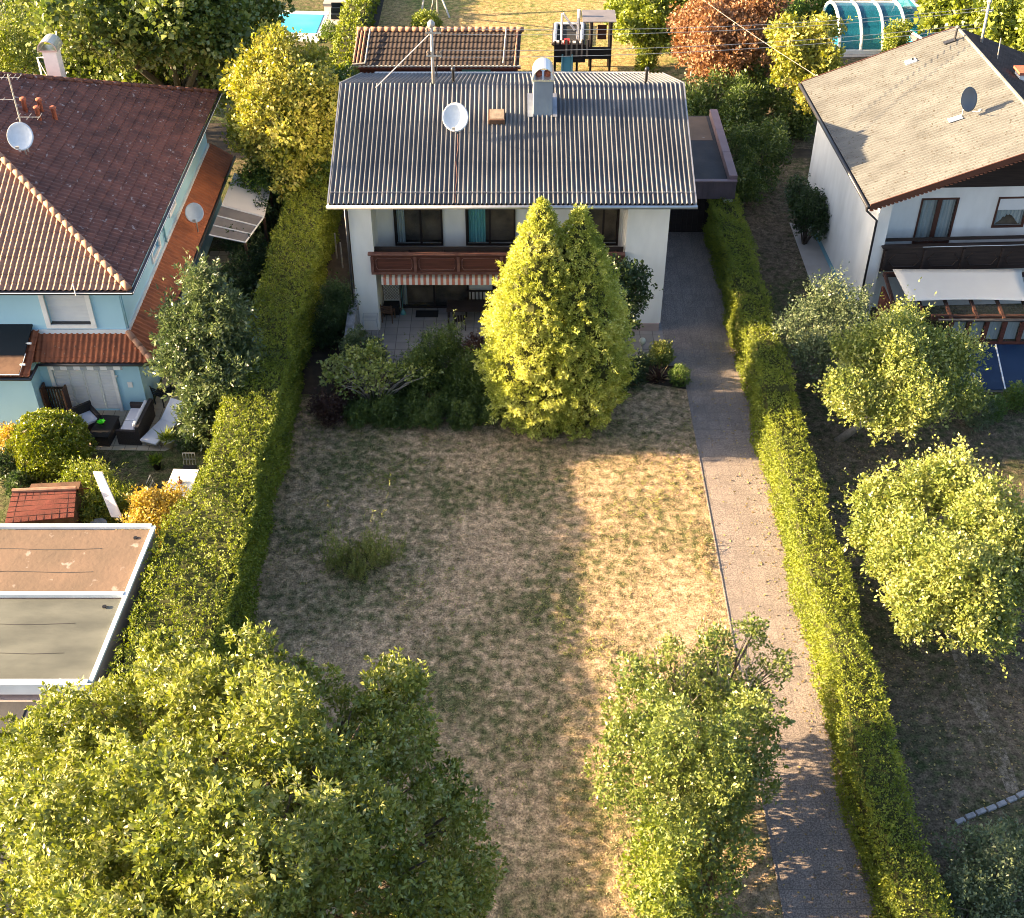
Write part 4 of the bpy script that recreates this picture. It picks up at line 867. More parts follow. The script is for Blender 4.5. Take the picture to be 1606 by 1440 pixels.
def rwin(a0,a1,z0,z1,mull,curt,half=None):
    f = MB(); t_ = .07
    def bar(p,q,zz0,zz1,dd=0): f.prism([wl_pt(fy-.03-dd,p,zz0),wl_pt(fy-.03-dd,q,zz0),wl_pt(fy-.03-dd,q,zz1),wl_pt(fy-.03-dd,p,zz1)], tuple(d*.08))
    bar(a0,a0+t_,z0,z1); bar(a1-t_,a1,z0,z1); bar(a0+t_,a1-t_,z0,z0+t_); bar(a0+t_,a1-t_,z1-t_,z1)
    for m_ in mull: bar(m_-.08,m_+.08,z0+t_,z1-t_,.01)
    fo = f.build('window', M['frame_b'], rh); g_ = MB(); g_.prism([wl_pt(fy+.03,a0+t_,z0+t_),wl_pt(fy+.03,a1-t_,z0+t_),wl_pt(fy+.03,a1-t_,z1-t_),wl_pt(fy+.03,a0+t_,z1-t_)], tuple(d*.006)); g_.build('pane', M['glass'], fo)
    c_ = MB(); n = 40; vs = []
    for i in range(n):
        b = a0+t_+(a1-a0-2*t_)*i/(n-1); o_ = .12+.025*math.sin(i*1.2); zl = z0+t_ + (curt*.35*(.5+.5*math.cos((i/(n-1)-.5)*2*math.pi)) if curt>1 else 0) + .02*math.sin(i*1.6)
        vs += [wl_pt(fy+o_,b,zl),wl_pt(fy+o_,b,z1-t_)]
    c_.add(vs,[(2*i,2*i+1,2*i+3,2*i+2) for i in range(n-1)]); c_.build('curtain', M['curtain_w'], fo)
    r_ = MB(); r_.prism([wl_pt(fy+.24,a0,z0),wl_pt(fy+.24,a1,z0),wl_pt(fy+.24,a1,z1),wl_pt(fy+.24,a0,z1)], tuple(d*.01)); r_.build('interior', M['room'], fo)
    if half: s_ = MB(); s_.prism([wl_pt(fy-.01,a0+t_,half),wl_pt(fy-.01,a1-t_,half),wl_pt(fy-.01,a1-t_,z1-t_),wl_pt(fy-.01,a0+t_,z1-t_)], tuple(d*.03)); s_.build('roller_shutter', M['roller'], fo)
    return fo
rwin(w1a,w1b,zb,zt,((w1a+w1b)/2,),1); rwin(w2a,w2b,zb2,zt2,(),1.2,(zb2+zt2)/2+.1)
dp = MB(); q = wl_pt(.85,.68,0); dp.tube([F0+d*.25-Vector((0,0,.1))-e*.05, F0+d*.25-Vector((0,0,.35)), (q.x,q.y,4.6), (q.x,q.y,0)],.045,8); dp.build('downpipe', M['metal_d'], rh, smooth=True)
# balcony
bl = MB(); bl.prism([wl_pt(.95,1.21,2.55),wl_pt(fy,1.21,2.55),wl_pt(fy,12,2.55),wl_pt(.95,12,2.55)],(0,0,.12)); blo = bl.build('balcony', M['wood_d'], rh)
bp_ = MB(); bp_.prism([wl_pt(.88,1.18,2.42),wl_pt(.88,12,2.42),wl_pt(.88,12,3.38),wl_pt(.88,1.18,3.38)], tuple(-d*.04)); bp_.build('balcony_panel', M['wood_d'], blo)
bm_ = MB()
for i in range(7):
    a = 1.3+i*1.5; hx = [(a+.35,2.62),(a+1.15,2.62),(a+1.35,2.9),(a+1.15,3.16),(a+.35,3.16),(a+.15,2.9),(a+.35,2.62)]
    bm_.tube([wl_pt(.82,x,z) for x,z in hx],.02,5); bm_.prism([wl_pt(.84,a-.06,2.45),wl_pt(.84,a+.04,2.45),wl_pt(.84,a+.04,3.35),wl_pt(.84,a-.06,3.35)], tuple(-d*.05))
bm_.build('balcony_moulding', M['wood_d'], blo)
hr = MB(); hr.prism([wl_pt(.74,1.1,3.44),wl_pt(.74,12,3.44),wl_pt(1.0,12,3.44),wl_pt(1.0,1.1,3.44)],(0,0,.06)); hr.prism([wl_pt(1.2,1.3,3.5),wl_pt(1.2,12,3.5),wl_pt(1.26,12,3.5),wl_pt(1.26,1.3,3.5)],(0,0,.12)); hr.build('handrail', M['wood_d'], blo)
hr = MB(); hr.tube([wl_pt(.7,2.6,3.52),wl_pt(.7,11,3.52)],.012,5); hr.build('rail_bar', M['cap_w'], blo)
# roof items
sh = lambda a,b: 5.7+2.3*b/6.24+.02
def on_r(px,py,dz=0):
    u=(px-CX)/F; v=-(py-CY)/F; r=Vector((u,_c+v*_s,-_s+v*_c)); o=Vector((0,0,H)); n=up.cross(d); t=(F0-o).dot(n)/r.dot(n); return o+r*t+Vector((0,0,dz))
q = on_r(1497,187); dish('satellite_dish','dark grey satellite dish seen from behind on the pale right roof', tuple(q+Vector((.25,0,0))), (.45,-.8,.35), .42, .55, 'dish_d')
mb = MB(); mb.obox(tuple(q+Vector((.0,-.05,.04))),(.5,.3,.03),0,0,-.35); mb.build('base_plate', M['cap_w'], [o for o in bpy.data.objects if o.get('label','').startswith('dark grey satellite')][0])
q = on_r(1428,98); mb = MB(); mb.obox(tuple(q+Vector((0,0,.04))),(.45,.35,.05),0,0,-.35); v_ = mb.build('roof_vent', M['cap_w'], rh); mb = MB(); mb.lathe(tuple(q+Vector((.08,.05,.05))),[(.05,0),(.05,.1)],8); mb.build('vent_hole', M['black'], v_)
q = on_r(1497,64); mb = MB(); mb.tube([q,q+Vector((0,0,.5)),q+Vector((.08,0,.55))],.045,7); mb.obox(tuple(q+Vector((-.2,0,-.02))),(.5,.25,.03),0,0,-.35); mb.build('roof_vent', M['metal_d'], rh)
rm_ = thing('roof_mast', (RM.x,RM.y,7.6), 'leaning pale power mast on the ridge of the right house', 'power mast')
mb = MB(); q0 = PY(1540,66,50.6); mb.tube([q0-Vector((0,0,.4)), (RM.x,RM.y,RM.z+.1)],.06,8); mb.build('pole', M['galv'], rm_, smooth=True); mb = MB(); mb.box(RM.x-.25,RM.x+.25,RM.y-.03,RM.y+.03,RM.z-.3,RM.z-.24); mb.lathe((RM.x,RM.y,RM.z),[(.08,0),(.12,.1),(.06,.2)],8); mb.build('bracket', M['galv'], rm_)
q = PY(1564,98,49); mb = MB(); mb.tube([q-Vector((0,0,.3)),q+Vector((-.1,0,1.0))],.02,6); mb.build('aerial_rod', M['galv'], None, 'thin aerial rod on the dark far slope of the right roof', 'aerial', origin=tuple(q))
q = PY(1597,130,47.5); c_ = thing('roof_chimney', (q.x+.25,47.5,7), 'white chimney with brick cap at the right edge of the picture', 'chimney')
mb = MB(); mb.box(q.x-.12,q.x+.7,47.2,47.8,6.9,q.z+.45); mb.build('stack', M['trim_w'], c_); mb = MB(); mb.box(q.x-.2,q.x+.78,47.12,47.88,q.z+.451,q.z+.56); mb.build('cap', M['pot'], c_); mb = MB(); mb.box(q.x-.35,q.x+.9,47.0,48.0,6.9,7.55); mb.build('flashing', M['metal'], c_)
# conservatory with pergola roof
pg = thing('conservatory', (17,38.6,0), 'red-brown conservatory with glass roof and cream shade cloth below the dark balcony', 'conservatory')
PX0, PX1 = 14.15, 22.0; yb, yf, zb_, zf_ = 40.95, 38.45, 2.5, 2.1
fr = MB(); fr.box(PX0,PX1,yb-.05,yb+.05,zb_-.12,zb_+.04); fr.box(PX0+1.3,PX1,yf+.08,yf+.22,zf_-.10,zf_+.05)
nb = 8
for i in range(nb+1):
    x = PX0+.05+(PX1-PX0-.1)*i/nb; y1 = yf-.03
    fr.prism([(x-.05,yb-.06,zb_-.08),(x+.05,yb-.06,zb_-.08),(x+.05,y1,zf_-.08),(x-.05,y1,zf_-.08)],(0,0,.12))
fr.build('roof_frame', M['frame_b'], pg)
gl = MB(); gl.prism([(PX0,yb-.06,zb_+.05),(PX1,yb-.06,zb_+.05),(PX1,yf,zf_+.05),(PX0,yf,zf_+.05)],(0,0,.008)); gl.build('roof_glass', M['glass'], pg)
sc = MB(); nx_, ny_ = 14, 8; sx0, sx1 = 14.42, 19.3; vs = []
for j in range(ny_+1):
    for i in range(nx_+1):
        fx, fy_ = i/nx_, j/ny_; x = sx0+.0+(sx1-sx0)*fx + .25*fy_*(1-fx)-.12*math.sin(fy_*math.pi)*fx; y = yb-.12+(39.1-yb+.12)*fy_ + .12*math.sin(fx*math.pi)*fy_; z = zb_+.16-.33*fy_ - .10*math.sin(fx*math.pi)*math.sin(fy_*math.pi) + .10
        vs.append((x,y,z))
sc.add(vs,[(j*(nx_+1)+i,j*(nx_+1)+i+1,(j+1)*(nx_+1)+i+1,(j+1)*(nx_+1)+i) for j in range(ny_) for i in range(nx_)])
sco = sc.build('shade_cloth', M['canvas'], pg, smooth=True); ms = sco.modifiers.new('s','SOLIDIFY'); ms.thickness = .01
gt_ = MB(); gt_.tube([(PX0+1.5,yf-.08,zf_-.02),(PX1,yf-.08,zf_-.02)],.06,8); gt_.build('gutter', M['metal_d'], pg, smooth=True)
fw = MB(); wx0 = 16.2; fw.box(wx0,PX1,yf+.1,yf+.2,.78,.98)
k = 0; x = wx0
while x < PX1: fw.box(x,x+.14,yf+.1,yf+.2,.981,zf_-.101); x += .66
fw.build('window_frame', M['wood_r'], pg)
x = wx0
while x < PX1-.7:
    g_ = MB(); g_.box(x+.141,x+.659,yf+.16,yf+.168,1.0,zf_-.13); g_.build('pane', M['glass'], pg); g_ = MB(); g_.box(x+.141,x+.659,yf+.30,yf+.31,1.0,zf_-.13); g_.build('blind', M['curtain_w'], pg); x += .66
lo = MB(); lo.prism([(wx0,yf+.06,.88),(PX1,yf+.06,.88),(PX1,36.7,.12),(wx0,36.7,.12)],(0,0,.03)); lo.build('lower_glazing', M['blue_g'], pg)
for bx0 in (17.0,18.05):
    lb = MB(); lb.prism([(bx0,yf+.05,.915),(bx0+.05,yf+.05,.915),(bx0+.05,36.7,.155),(bx0,36.7,.155)],(0,0,.02)); lb.build('glazing_bar', M['cap_w'], pg)
sw = MB(); sw.box(PX0,PX0+.1,yf+.3,yb-.1,0,zf_-.1); sw.build('side_wall', M['wood_r'], pg)
lo = MB(); lo.box(wx0+.2,PX1,36.75,yf+.05,0,.10); lo.build('base', M['stone'], pg)

# ================= GARAGE BLOCK =================
gg = thing('garage_block', (-13,23,0), 'flat-roofed garage block with white copings at the lower left edge', 'garage')
XR1, XR2 = -10.28, -10.62; z = 2.8
def qx(y): return XR1+(26.3-y)/(26.3-20.5)*(-.30)
Y3, Y2, Y1 = 26.35, 23.62, 20.55
def garslab(name, ya, yb_, zz, m, lab=None):
    mb = MB(); mb.prism([(-26,ya,zz-.1),(qx(ya)-.15,ya,zz-.1),(qx(yb_)-.15,yb_,zz-.1),(-26,yb_,zz-.1)],(0,0,.1)); return mb.build(name, m, gg, lab)
garslab('roof', Y2+.1, Y3-.1, z, M['felt_tan'], 'tan felt roof field'); garslab('roof', Y1+.1, Y2-.1, z-.02, M['felt_g'], 'green-grey felt roof field'); garslab('roof', 12, Y1-.3, z-.35, M['felt_d'], 'lower dark felt roof')
for (ya,yb_) in ((Y2,Y3),(Y1,Y2)):
    mb = MB(); n = 3
    for i in range(n):
        a = ya+(yb_-ya)*i/n; b = ya+(yb_-ya)*(i+1)/n-.008; mb.prism([(qx(a)-.10,a,z+.0),(qx(a)+.02,a,z+.0),(qx(b)+.02,b,z+.0),(qx(b)-.10,b,z+.0)],(0,0,.08))
    mb.build('side_coping', M['cap_w'], gg)
for y in (Y3,Y2,Y1):
    mb = MB(); mb.box(-26,qx(y)-.105,y-.06,y+.06,z-.02,z+.10); mb.build('cross_coping', M['cap_w'], gg)
mb = MB(); mb.box(-26,qx(Y1)+.0,Y1-.11,Y1-.065,z-.30,z+.07); mb.build('fascia', M['cap_w'], gg)
mb = MB(); mb.prism([(-26,12,0),(qx(12)-.05,12,0),(qx(Y3)-.05,Y3,0),(-26,Y3,0)],(0,0,2.34)); mb.prism([(-26,Y1,2.341),(qx(Y1)-.05,Y1,2.341),(qx(Y3)-.05,Y3,2.341),(-26,Y3,2.341)],(0,0,.35)); mb.build('wall', M['plinth'], gg)
for (x,y) in ((-10.75,25.9),(-10.95,23.2)): mb = MB(); mb.lathe((x,y,z),[(.06,0),(.06,.03)],10); mb.build('drain', M['black'], gg)
mb = MB()
for i in range(6): mb.box(-26,-11.2,18.9-i*1.1,18.93-i*1.1,z-.349,z-.335)
for i in range(8): mb.box(-12.2-i*1.9,-12.18-i*1.9,12,20.1,z-.349,z-.335)
mb.build('roof_seam', M['black'], gg)

for (ya,yb_,zz) in ((Y2,Y3,z),(Y1,Y2,z-.02)):
    mb = MB()
    for k in (1,2): 
        yy = ya+(yb_-ya)*k/3; mb.tube([(-26+i*.8, yy+.03*math.sin(i*1.7+k), zz+.002) for i in range(19)],.011,4)
    mb.build('felt_seam', M['felt_d'], gg)
# little red-shingle shed
rs = thing('garden_shed', (-14.6,28.6,0), 'small garden shed with red shingle roof behind the garages', 'shed')
f1,f2,f3,f4 = P(8,822,1.45),P(116,812,1.45),P(120,768,1.85),P(20,772,1.85)
mb = MB(); mb.prism([f1,f2,f3,f4],(0,0,.04)); ro = mb.build('roof', M['slope_red'], rs)
mb = MB()
for k in range(1,6): a = f1.lerp(f4,k/6); b = f2.lerp(f3,k/6); mb.tube([a+Vector((0,0,.045)),b+Vector((0,0,.045))],.012,4)
for k in range(1,9): a = f1.lerp(f2,k/9); b = f4.lerp(f3,k/9); mb.tube([a+Vector((0,0,.042)),b+Vector((0,0,.042))],.008,4)
mb.build('shingle_joint', M['frame_b'], ro)
mb = MB(); bk1, bk2 = f4+Vector((0,.9,-.75)), f3+Vector((0,.9,-.75)); mb.prism([f4,f3,bk2,bk1],(0,0,.04)); mb.build('rear_roof', M['slope_red'], rs)
mb = MB(); mb.tube([f4+Vector((0,0,.06)),f3+Vector((0,0,.06))],.07,7); mb.build('ridge', M['ridge'], rs)
mb = MB(); mb.prism([(f1.x+.15,f1.y+.2,0),(f2.x-.15,f2.y+.2,0),(f3.x-.2,f3.y+.9,0),(f4.x+.2,f4.y+.9,0)],(0,0,1.42)); mb.build('wall', M['wood_m'], rs)

# ================= BACK YARD =================
bs_ = thing('long_shed', (-4,64,0), 'long low shed with dark brown tiled roof and white-edged eaves behind the grey-roof house', 'shed')
s1,s2,s3,s4 = P(552,104,2.2),P(816,104,2.2),P(819,48,3.2),P(561,48,3.2)
s1=Vector((-8.15,s1.y,2.2)); s2=Vector((.45,s1.y,2.2)); s4=Vector((-8.0,s4.y,3.2)); s3=Vector((.55,s4.y,3.2))
uvv = (s1-s4); rb = corrugated(tuple(s4),(1,0,0),tuple(uvv),8.5,uvv.length,.22,.010,course=.42,step=.05,spp=6); bro = rb.build('roof', M['shed_t'], bs_)
mb = MB(); mb.prism([s4,s3,s3+Vector((0,2.8,-1.2)),s4+Vector((0,2.8,-1.2))],(0,0,.05)); mb.build('rear_roof', M['shed_t'], bs_)
mb = MB(); ridge_tiles(mb, tuple(s4+Vector((-.1,0,.06))), tuple(s3+Vector((.05,0,.06))), .13, .36); ro_ = mb.build('ridge', M['ridge'], bs_, smooth=True)
mb = MB()
for i in range(39): mb.obox((s1.x+.12+i*.22, s1.y-.03, s1.z+.01),(.11,.10,.07))
mb.box(s1.x,s1.x+8.6,s1.y-.01,s1.y+.02,s1.z-.03,s1.z+.03); mb.build('eaves_tiles', M['canvas'], bro)
for xx in (0,.18,.36,8.3): mb = MB(); ridge_tiles(mb, tuple(s1+Vector((xx,0,.06))), tuple(s4+Vector((xx,0,.06))), .06, .4); mb.build('verge_tiles', M['ridge'], bro, smooth=True)
mb = MB(); mb.tube([s1+Vector((7.7,0,.16)),s4+Vector((7.7,-.2,.16))],.04,6); mb.build('roof_rail', M['galv'], bs_)
mb = MB(); mb.tube([s1+Vector((.62,0,.16)),s4+Vector((.62,-.2,.16))],.04,6); mb.tube([s1+Vector((-.5,-.4,-.3)),s1+Vector((0,0,.1)),s1+Vector((.62,0,.16))],.05,6); mb.build('roof_rail', M['galv'], bs_)
mb = MB(); mb.box(-7.9,.3,s1.y+.45,s1.y+.55,0,2.2); mb.box(-7.9,-7.8,s1.y+.55,s4.y+2,0,2.1); mb.box(.2,.3,s1.y+.55,s4.y+2,0,2.1); mb.build('wall', M['wood_redwall'], bs_)
mb = MB(); mb.box(-2.6,-1.1,s1.y+.40,s1.y+.45,.6,1.9); wf = mb.build('window', M['teal_p'], bs_); mb = MB(); mb.box(-1.95,-1.5,s1.y+.385,s1.y+.40,1.0,1.7); mb.build('pane', M['cap_w'], wf)
mb = MB(); mb.box(-8.15,.45,s1.y+.0,s1.y+.06,2.03,2.12); mb.build('gutter', M['slope_red'], bs_)

# in-ground trampoline / sunken sandpit frame
tp = thing('sandpit', (3.3,72,0), 'dark sunken play pit with white rim on the sunlit back lawn', 'play pit')
a,b,c,d4 = P(872,41),P(914,41),P(912,71),P(870,70)
mb = MB(); mb.prism([v+Vector((0,0,.02)) for v in (d4,c,b,a)],(0,0,.03)); mb.build('base', M['mat_b'], tp)
mb = MB()
for p_,q_ in ((a,b),(b,c),(c,d4),(d4,a)): mb.tube([p_+Vector((0,0,.15)),q_+Vector((0,0,.15))],.10,6)
mb.build('rim', M['canvas2'], tp)
mb = MB()
for p_,q_ in ((a,b),(b,c),(c,d4),(d4,a)): o_ = (p_-(a+c)/2)*.12; o2 = (q_-(a+c)/2)*.12; mb.tube([p_+o_+Vector((0,0,.05)),q_+o2+Vector((0,0,.05))],.10,6)
mb.build('border', M['wood_d'], tp)
# play tower
pt = thing('play_tower', (5,66,0), 'dark wooden play tower with slide and climbing panel on the back lawn', 'play tower')
def bxp(mb,c,s,rz=0,rx=0,ry=0): mb.obox(c,s,rz,rx,ry)
TX0, TX1, TY0 = 4.0, 5.4, 66.2
for x in (2.35,3.55,4.3,5.35):
    mb = MB(); mb.box(x-.06,x+.06,TY0-.05,TY0+.07,0,2.9 if x>4 else 1.9); mb.build('post', M['wood_d'], pt)
for x in (4.3,5.35): mb = MB(); mb.box(x-.06,x+.06,TY0+1.2,TY0+1.32,0,3.0); mb.build('post', M['wood_g'], pt)
mb = MB(); mb.box(2.35,5.4,TY0,TY0+1.3,1.0,1.1); mb.build('platform', M['wood_d'], pt)
mb = MB(); mb.box(2.3,4.0,TY0-.08,TY0-.05,.75,1.75)
for i in range(6): mb.box(2.55+i*.3,2.68+i*.3,TY0-.11,TY0-.081,1.0,2.0)
mb.build('panel', M['wood_d'], pt)
mb = MB()
for i in range(5): mb.box(2.9+i*.28,3.0+i*.28,TY0-.13,TY0-.111,1.1,2.05)
mb.build('rail', M['wood_g'], pt)
mb = MB(); mb.box(3.9,5.35,TY0-.09,TY0-.05,.95,1.6); mb.build('side_panel', M['black'], pt)
mb = MB(); mb.prism([(3.8,TY0-.1,2.95),(5.6,TY0-.1,2.95),(5.6,TY0+1.4,3.05),(3.8,TY0+1.4,3.05)],(0,0,.05)); mb.build('roof', M['poly'], pt)
mb = MB(); mb.box(4.7,5.2,TY0+1.31,TY0+1.35,1.5,2.3); mb.build('shutter', M['frame_b'], pt)
mb = MB(); mb.prism([(2.75,TY0-.1,1.05),(3.25,TY0-.1,1.05),(3.2,TY0-1.9,.15),(2.65,TY0-1.9,.15)],(0,0,.05)); mb.tube([(2.75,TY0-.1,1.2),(2.65,TY0-1.9,.3)],.05,6); mb.tube([(3.27,TY0-.1,1.2),(3.22,TY0-1.9,.3)],.05,6); mb.build('slide', M['teal_p'], pt)
mb = MB(); mb.box(2.85,3.15,TY0+.5,TY0+.8,1.1,1.75); mb.build('bucket', M['red_p'], pt)
mb = MB(); mb.tube([(2.7,TY0+.6,1.1),(2.7,TY0+.6,3.2)],.06,6); mb.tube([(3.6,TY0+.6,1.1),(3.6,TY0+.6,3.4)],.09,6); mb.tube([(2.75,TY0+.6,3.2),(3.4,TY0+.6,2.3)],.07,6); mb.build('pole', M['canvas2'], pt)
# swing frame
sw_ = thing('swing_frame', (-4.3,76,0), 'galvanised swing frame on the shaded back lawn behind the long shed', 'swing')
q1,q2,q3,q4 = P(662,28),P(690,40),P(706,30),P(680,48)
tp1, tp2 = Vector((-5.0,76.5,2.6)), Vector((-4.4,72.8,2.6))
for qa,ta in ((P(660,27),tp1),(P(705,28),tp1),(P(688,42),tp2),(P(676,22),tp2)): mb = MB(); mb.tube([qa,ta],.06,6); mb.build('leg', M['galv'], sw_)
mb = MB(); mb.tube([tp1,tp2],.06,6); mb.build('top_bar', M['galv'], sw_)
# pool
po = thing('swimming_pool', (-12.5,73.5,0), 'bright blue swimming pool with pale surround at the top left', 'pool')
A,B,Cc,D = P(440,20),P(517,22),P(500,68),P(425,62)
mb = MB(); mb.prism([v+Vector((0,0,.02)) for v in (D,Cc,B,A)],(0,0,.12)); mb.build('surround', M['pooltile'], po)
A,B,Cc,D = P(440,26),P(508,27),P(496,56),P(425,54); mb = MB(); mb.prism([v+Vector((0,0,.145)) for v in (D,Cc,B,A)],(0,0,.02)); mb.build('water', M['water'], po)
dk = [P(508,8),P(556,8),P(540,52),P(512,54)]; mb = MB(); mb.prism([v+Vector((0,0,.03)) for v in dk[::-1]],(0,0,.1)); mb.build('pool_terrace', M['paving_b'], None, 'pale terrace beside the blue pool', 'terrace', origin=tuple(dk[0]))
for py in (24,32): 
    q = P(532,py); mb = MB(); mb.box(q.x-.45,q.x+.45,q.y-.22,q.y+.22,.14,.4); mb.box(q.x-.45,q.x+.45,q.y+.16,q.y+.22,.401,.7); mb.build('sun_lounger', M['solar'], None, 'dark sun bed on the pool terrace, '+('farther' if py==24 else 'nearer')+' of two', 'sun bed','sun beds by the blue pool', origin=(q.x,q.y,.14))
q = P(521,10); mb = MB(); mb.box(q.x-.5,q.x+1.1,q.y-.4,q.y+.5,.14,.3); mb.build('deck', M['paving_b'], None, 'raised grey deck at the far end of the pool terrace', 'deck', origin=tuple(q))
# pool enclosure
en = thing('pool_enclosure', (20.5,72,0), 'arched teal pool enclosure with white ribs at the top right', 'pool enclosure')
ex0, ex1 = 18.6, 22.3; ye, yfar, hh = 69.3, 74.2, 1.7
def arch(x, o=0, y0=ye, y1=yfar, h=hh, n=12): return [Vector((x+o*(i/n), y0+(y1-y0)*(1-math.cos(math.pi*i/n))/2, .15+h*math.sin(math.pi*i/n))) for i in range(n+1)]
mb = MB(); a = arch(ex0); b = arch(ex1); mb.add(a+b,[(i,i+1,14+i,13+i) for i in range(12)]); g1_ = mb.build('shell', M['enc'], en); ms = g1_.modifiers.new('s','SOLIDIFY'); ms.thickness=.03
for k in range(4): x = ex0+(ex1-ex0)*k/3; mb = MB(); mb.tube([v+Vector((0,0,.04)) for v in arch(x)],.09,6); mb.build('rib', M['trim_w'], en)
mb = MB(); mb.tube([a[8]+Vector((0,0,.05)),b[8]+Vector((0,0,.05))],.06,5); mb.box(ex0-.2,ex1+.2,ye-.15,ye+.05,.02,.25); mb.build('rail', M['trim_w'], en)
mb = MB(); mb.box(ex0-1,ex1+1,ye+.3,yfar-.3,.02,.06); mb.build('water', M['water'], en)
mb = MB(); en2 = [Vector((22.6,74.0,.3)),Vector((23.1,74.4,1.9)),Vector((24.6,70.6,.9)),Vector((24.2,70.0,.2))]; mb.tube(en2+[en2[0]],.08,6); mb.build('end_frame', M['trim_w'], en); mb = MB(); mb.prism(en2,(.04,0,.04)); mb.build('end_panel', M['enc'], en)
mb = MB(); mb.box(14,ex0-.8,70.6,74,.02,.18); mb.build('pool_cover', M['enc'], en)
mb = MB(); mb.prism([(v.x,v.y,.012) for v in (P(1280,92),P(1420,88),P(1460,30),P(1300,14))],(0,0,.03)); mb.build('pool_paving', M['paving_b'], kind='structure')
sh_ = PY(1432,8,70); mb = MB(); qb = P(1425,36); mb.tube([qb,(qb.x+.1,qb.y,2.1),(qb.x+.3,qb.y,2.2)],.06,6); mb.obox((qb.x+.35,qb.y,2.2),(.2,.2,.05)); mb.build('garden_shower', M['trim_w'], None, 'white garden shower post beside the teal pool enclosure', 'shower', origin=tuple(qb))
qb = P(1436,50); mb = MB(); mb.tube([qb,(qb.x,qb.y,1.3)],.05,6); mb.lathe(tuple(qb),[(.35,0),(.35,.5),(.3,.6)],10); mb.build('pool_pump', M['black'], None, 'dark barrel with stand beside the garden shower', 'pool pump', origin=tuple(qb))
qb = P(1453,35); mb = MB(); mb.tube([qb,(qb.x+.3,qb.y,3.4)],.04,6); mb.build('flag_pole', M['galv'], None, 'thin tall pole right of the garden shower', 'pole', origin=tuple(qb))
# boundary posts beyond the house
for i,(px,py) in enumerate(((1082,135),(1070,60))):
    q = P(px,py); mb = MB(); mb.tube([q,(q.x,q.y,1.5)],.05,6); mb.build('fence_post', M['galv'], None, ('near' if i==0 else 'far')+' pale fence post in front of the copper-leaved tree', 'post', origin=tuple(q))

# ================= LEFT PATIO FURNITURE =================
def mov(t, loc, rz): t.location = loc; t.rotation_euler.z = rz
sf_ = thing('rattan_sofa', (0,0,0), 'dark rattan garden sofa with pale cushions, facing left toward the coffee table', 'sofa')
mb = MB(); mb.box(-.40,.40,-.85,.85,.0,.32); mb.build('base', M['rattan'], sf_)
mb = MB(); mb.box(.30,.42,-.85,.85,.321,.78); mb.build('backrest', M['rattan'], sf_)
for s_ in (-1,1): mb = MB(); mb.box(-.40,.299,min(s_*.85,s_*.74),max(s_*.85,s_*.74),.321,.60); mb.build('armrest', M['rattan'], sf_)
mb = MB(); mb.box(-.38,.15,-.73,-.01,.322,.42); mb.box(-.38,.15,.01,.73,.322,.42); mb.build('seat_cushion', M['cushion'], sf_, bevel=.03)
mb = MB(); mb.obox((.22,0,.62),(.12,1.4,.40),0,0,.12); mb.build('back_cushion', M['cushion'], sf_, bevel=.03)
q = P(208,672,.2); mov(sf_, (q.x+.1,q.y+.15,.012), RAD(-4))
s2_ = thing('rattan_armchair', (0,0,0), 'dark rattan armchair with pale cushion between the coffee table and the white folding doors', 'armchair')
mb = MB(); mb.box(-.4,.4,-.4,.4,0,.32); mb.build('base', M['rattan'], s2_); mb = MB(); mb.box(-.4,.4,.3,.4,.321,.75); mb.build('backrest', M['rattan'], s2_)
for s_ in (-1,1): mb = MB(); mb.box(min(s_*.4,s_*.3),max(s_*.4,s_*.3),-.4,.299,.321,.58); mb.build('armrest', M['rattan'], s2_)
mb = MB(); mb.box(-.29,.29,-.38,.29,.322,.43); mb.build('seat_cushion', M['cushion'], s2_, bevel=.03)
q = P(130,668,.2); mov(s2_, (q.x+.1,q.y+.2,.012), RAD(40))
ct = thing('coffee_table', (0,0,0), 'low black square-edged coffee table on the blue house patio', 'table')
mb = MB(); mb.box(-.36,.36,-.62,.62,.38,.44); mb.build('tabletop', M['black'], ct); mb = MB(); mb.box(-.33,.33,-.59,.59,.0,.379); mb.build('base', M['rattan'], ct)
q = P(163,670,.4); mov(ct, (q.x,q.y,.012), RAD(-4))
q = P(159,664,.46); bw = thing('green_bowl', (q.x,q.y,.452), 'neon green leaf-shaped bowl on the black coffee table', 'bowl'); mb = MB()
mb.lathe((q.x,q.y,.452),[(.05,0),(.09,.03),(.13,.09),(.12,.085),(.06,.02)],9); mb.build('bowl', M['green_p'], bw); mb = MB()
for k in range(7): a = k*.9; mb.prism([(q.x+.1*math.cos(a),q.y+.1*math.sin(a),.53),(q.x+.17*math.cos(a+.25),q.y+.17*math.sin(a+.25),.56),(q.x+.1*math.cos(a+.5),q.y+.1*math.sin(a+.5),.53)],(0,0,.01))
mb.build('leaf_edge', M['green_p'], bw)
lg = thing('sun_lounger', (0,0,0), 'white padded sun lounger with raised back on the blue house patio', 'sun lounger')
mb = MB(); mb.prism([(-.33,-1.0,.30),(.33,-1.0,.30),(.33,.25,.30),(-.33,.25,.30)],(0,0,.07)); mb.prism([(-.33,.252,.30),(.33,.252,.30),(.33,1.0,.72),(-.33,1.0,.72)],(0,0,.075)); mb.build('mattress', M['cushion'], lg, bevel=.02)
mb = MB(); mb.box(-.31,.31,-.98,.9,.24,.295); mb.build('frame', M['metal'], lg)
for sx in (-1,1):
    for y in (-.8,.7): mb = MB(); mb.tube([(sx*.28,y,.24),(sx*.3,y,0)],.02,6); mb.build('leg', M['metal'], lg)
q = P(258,668,.35); mov(lg, (q.x,q.y,.012), RAD(-22))
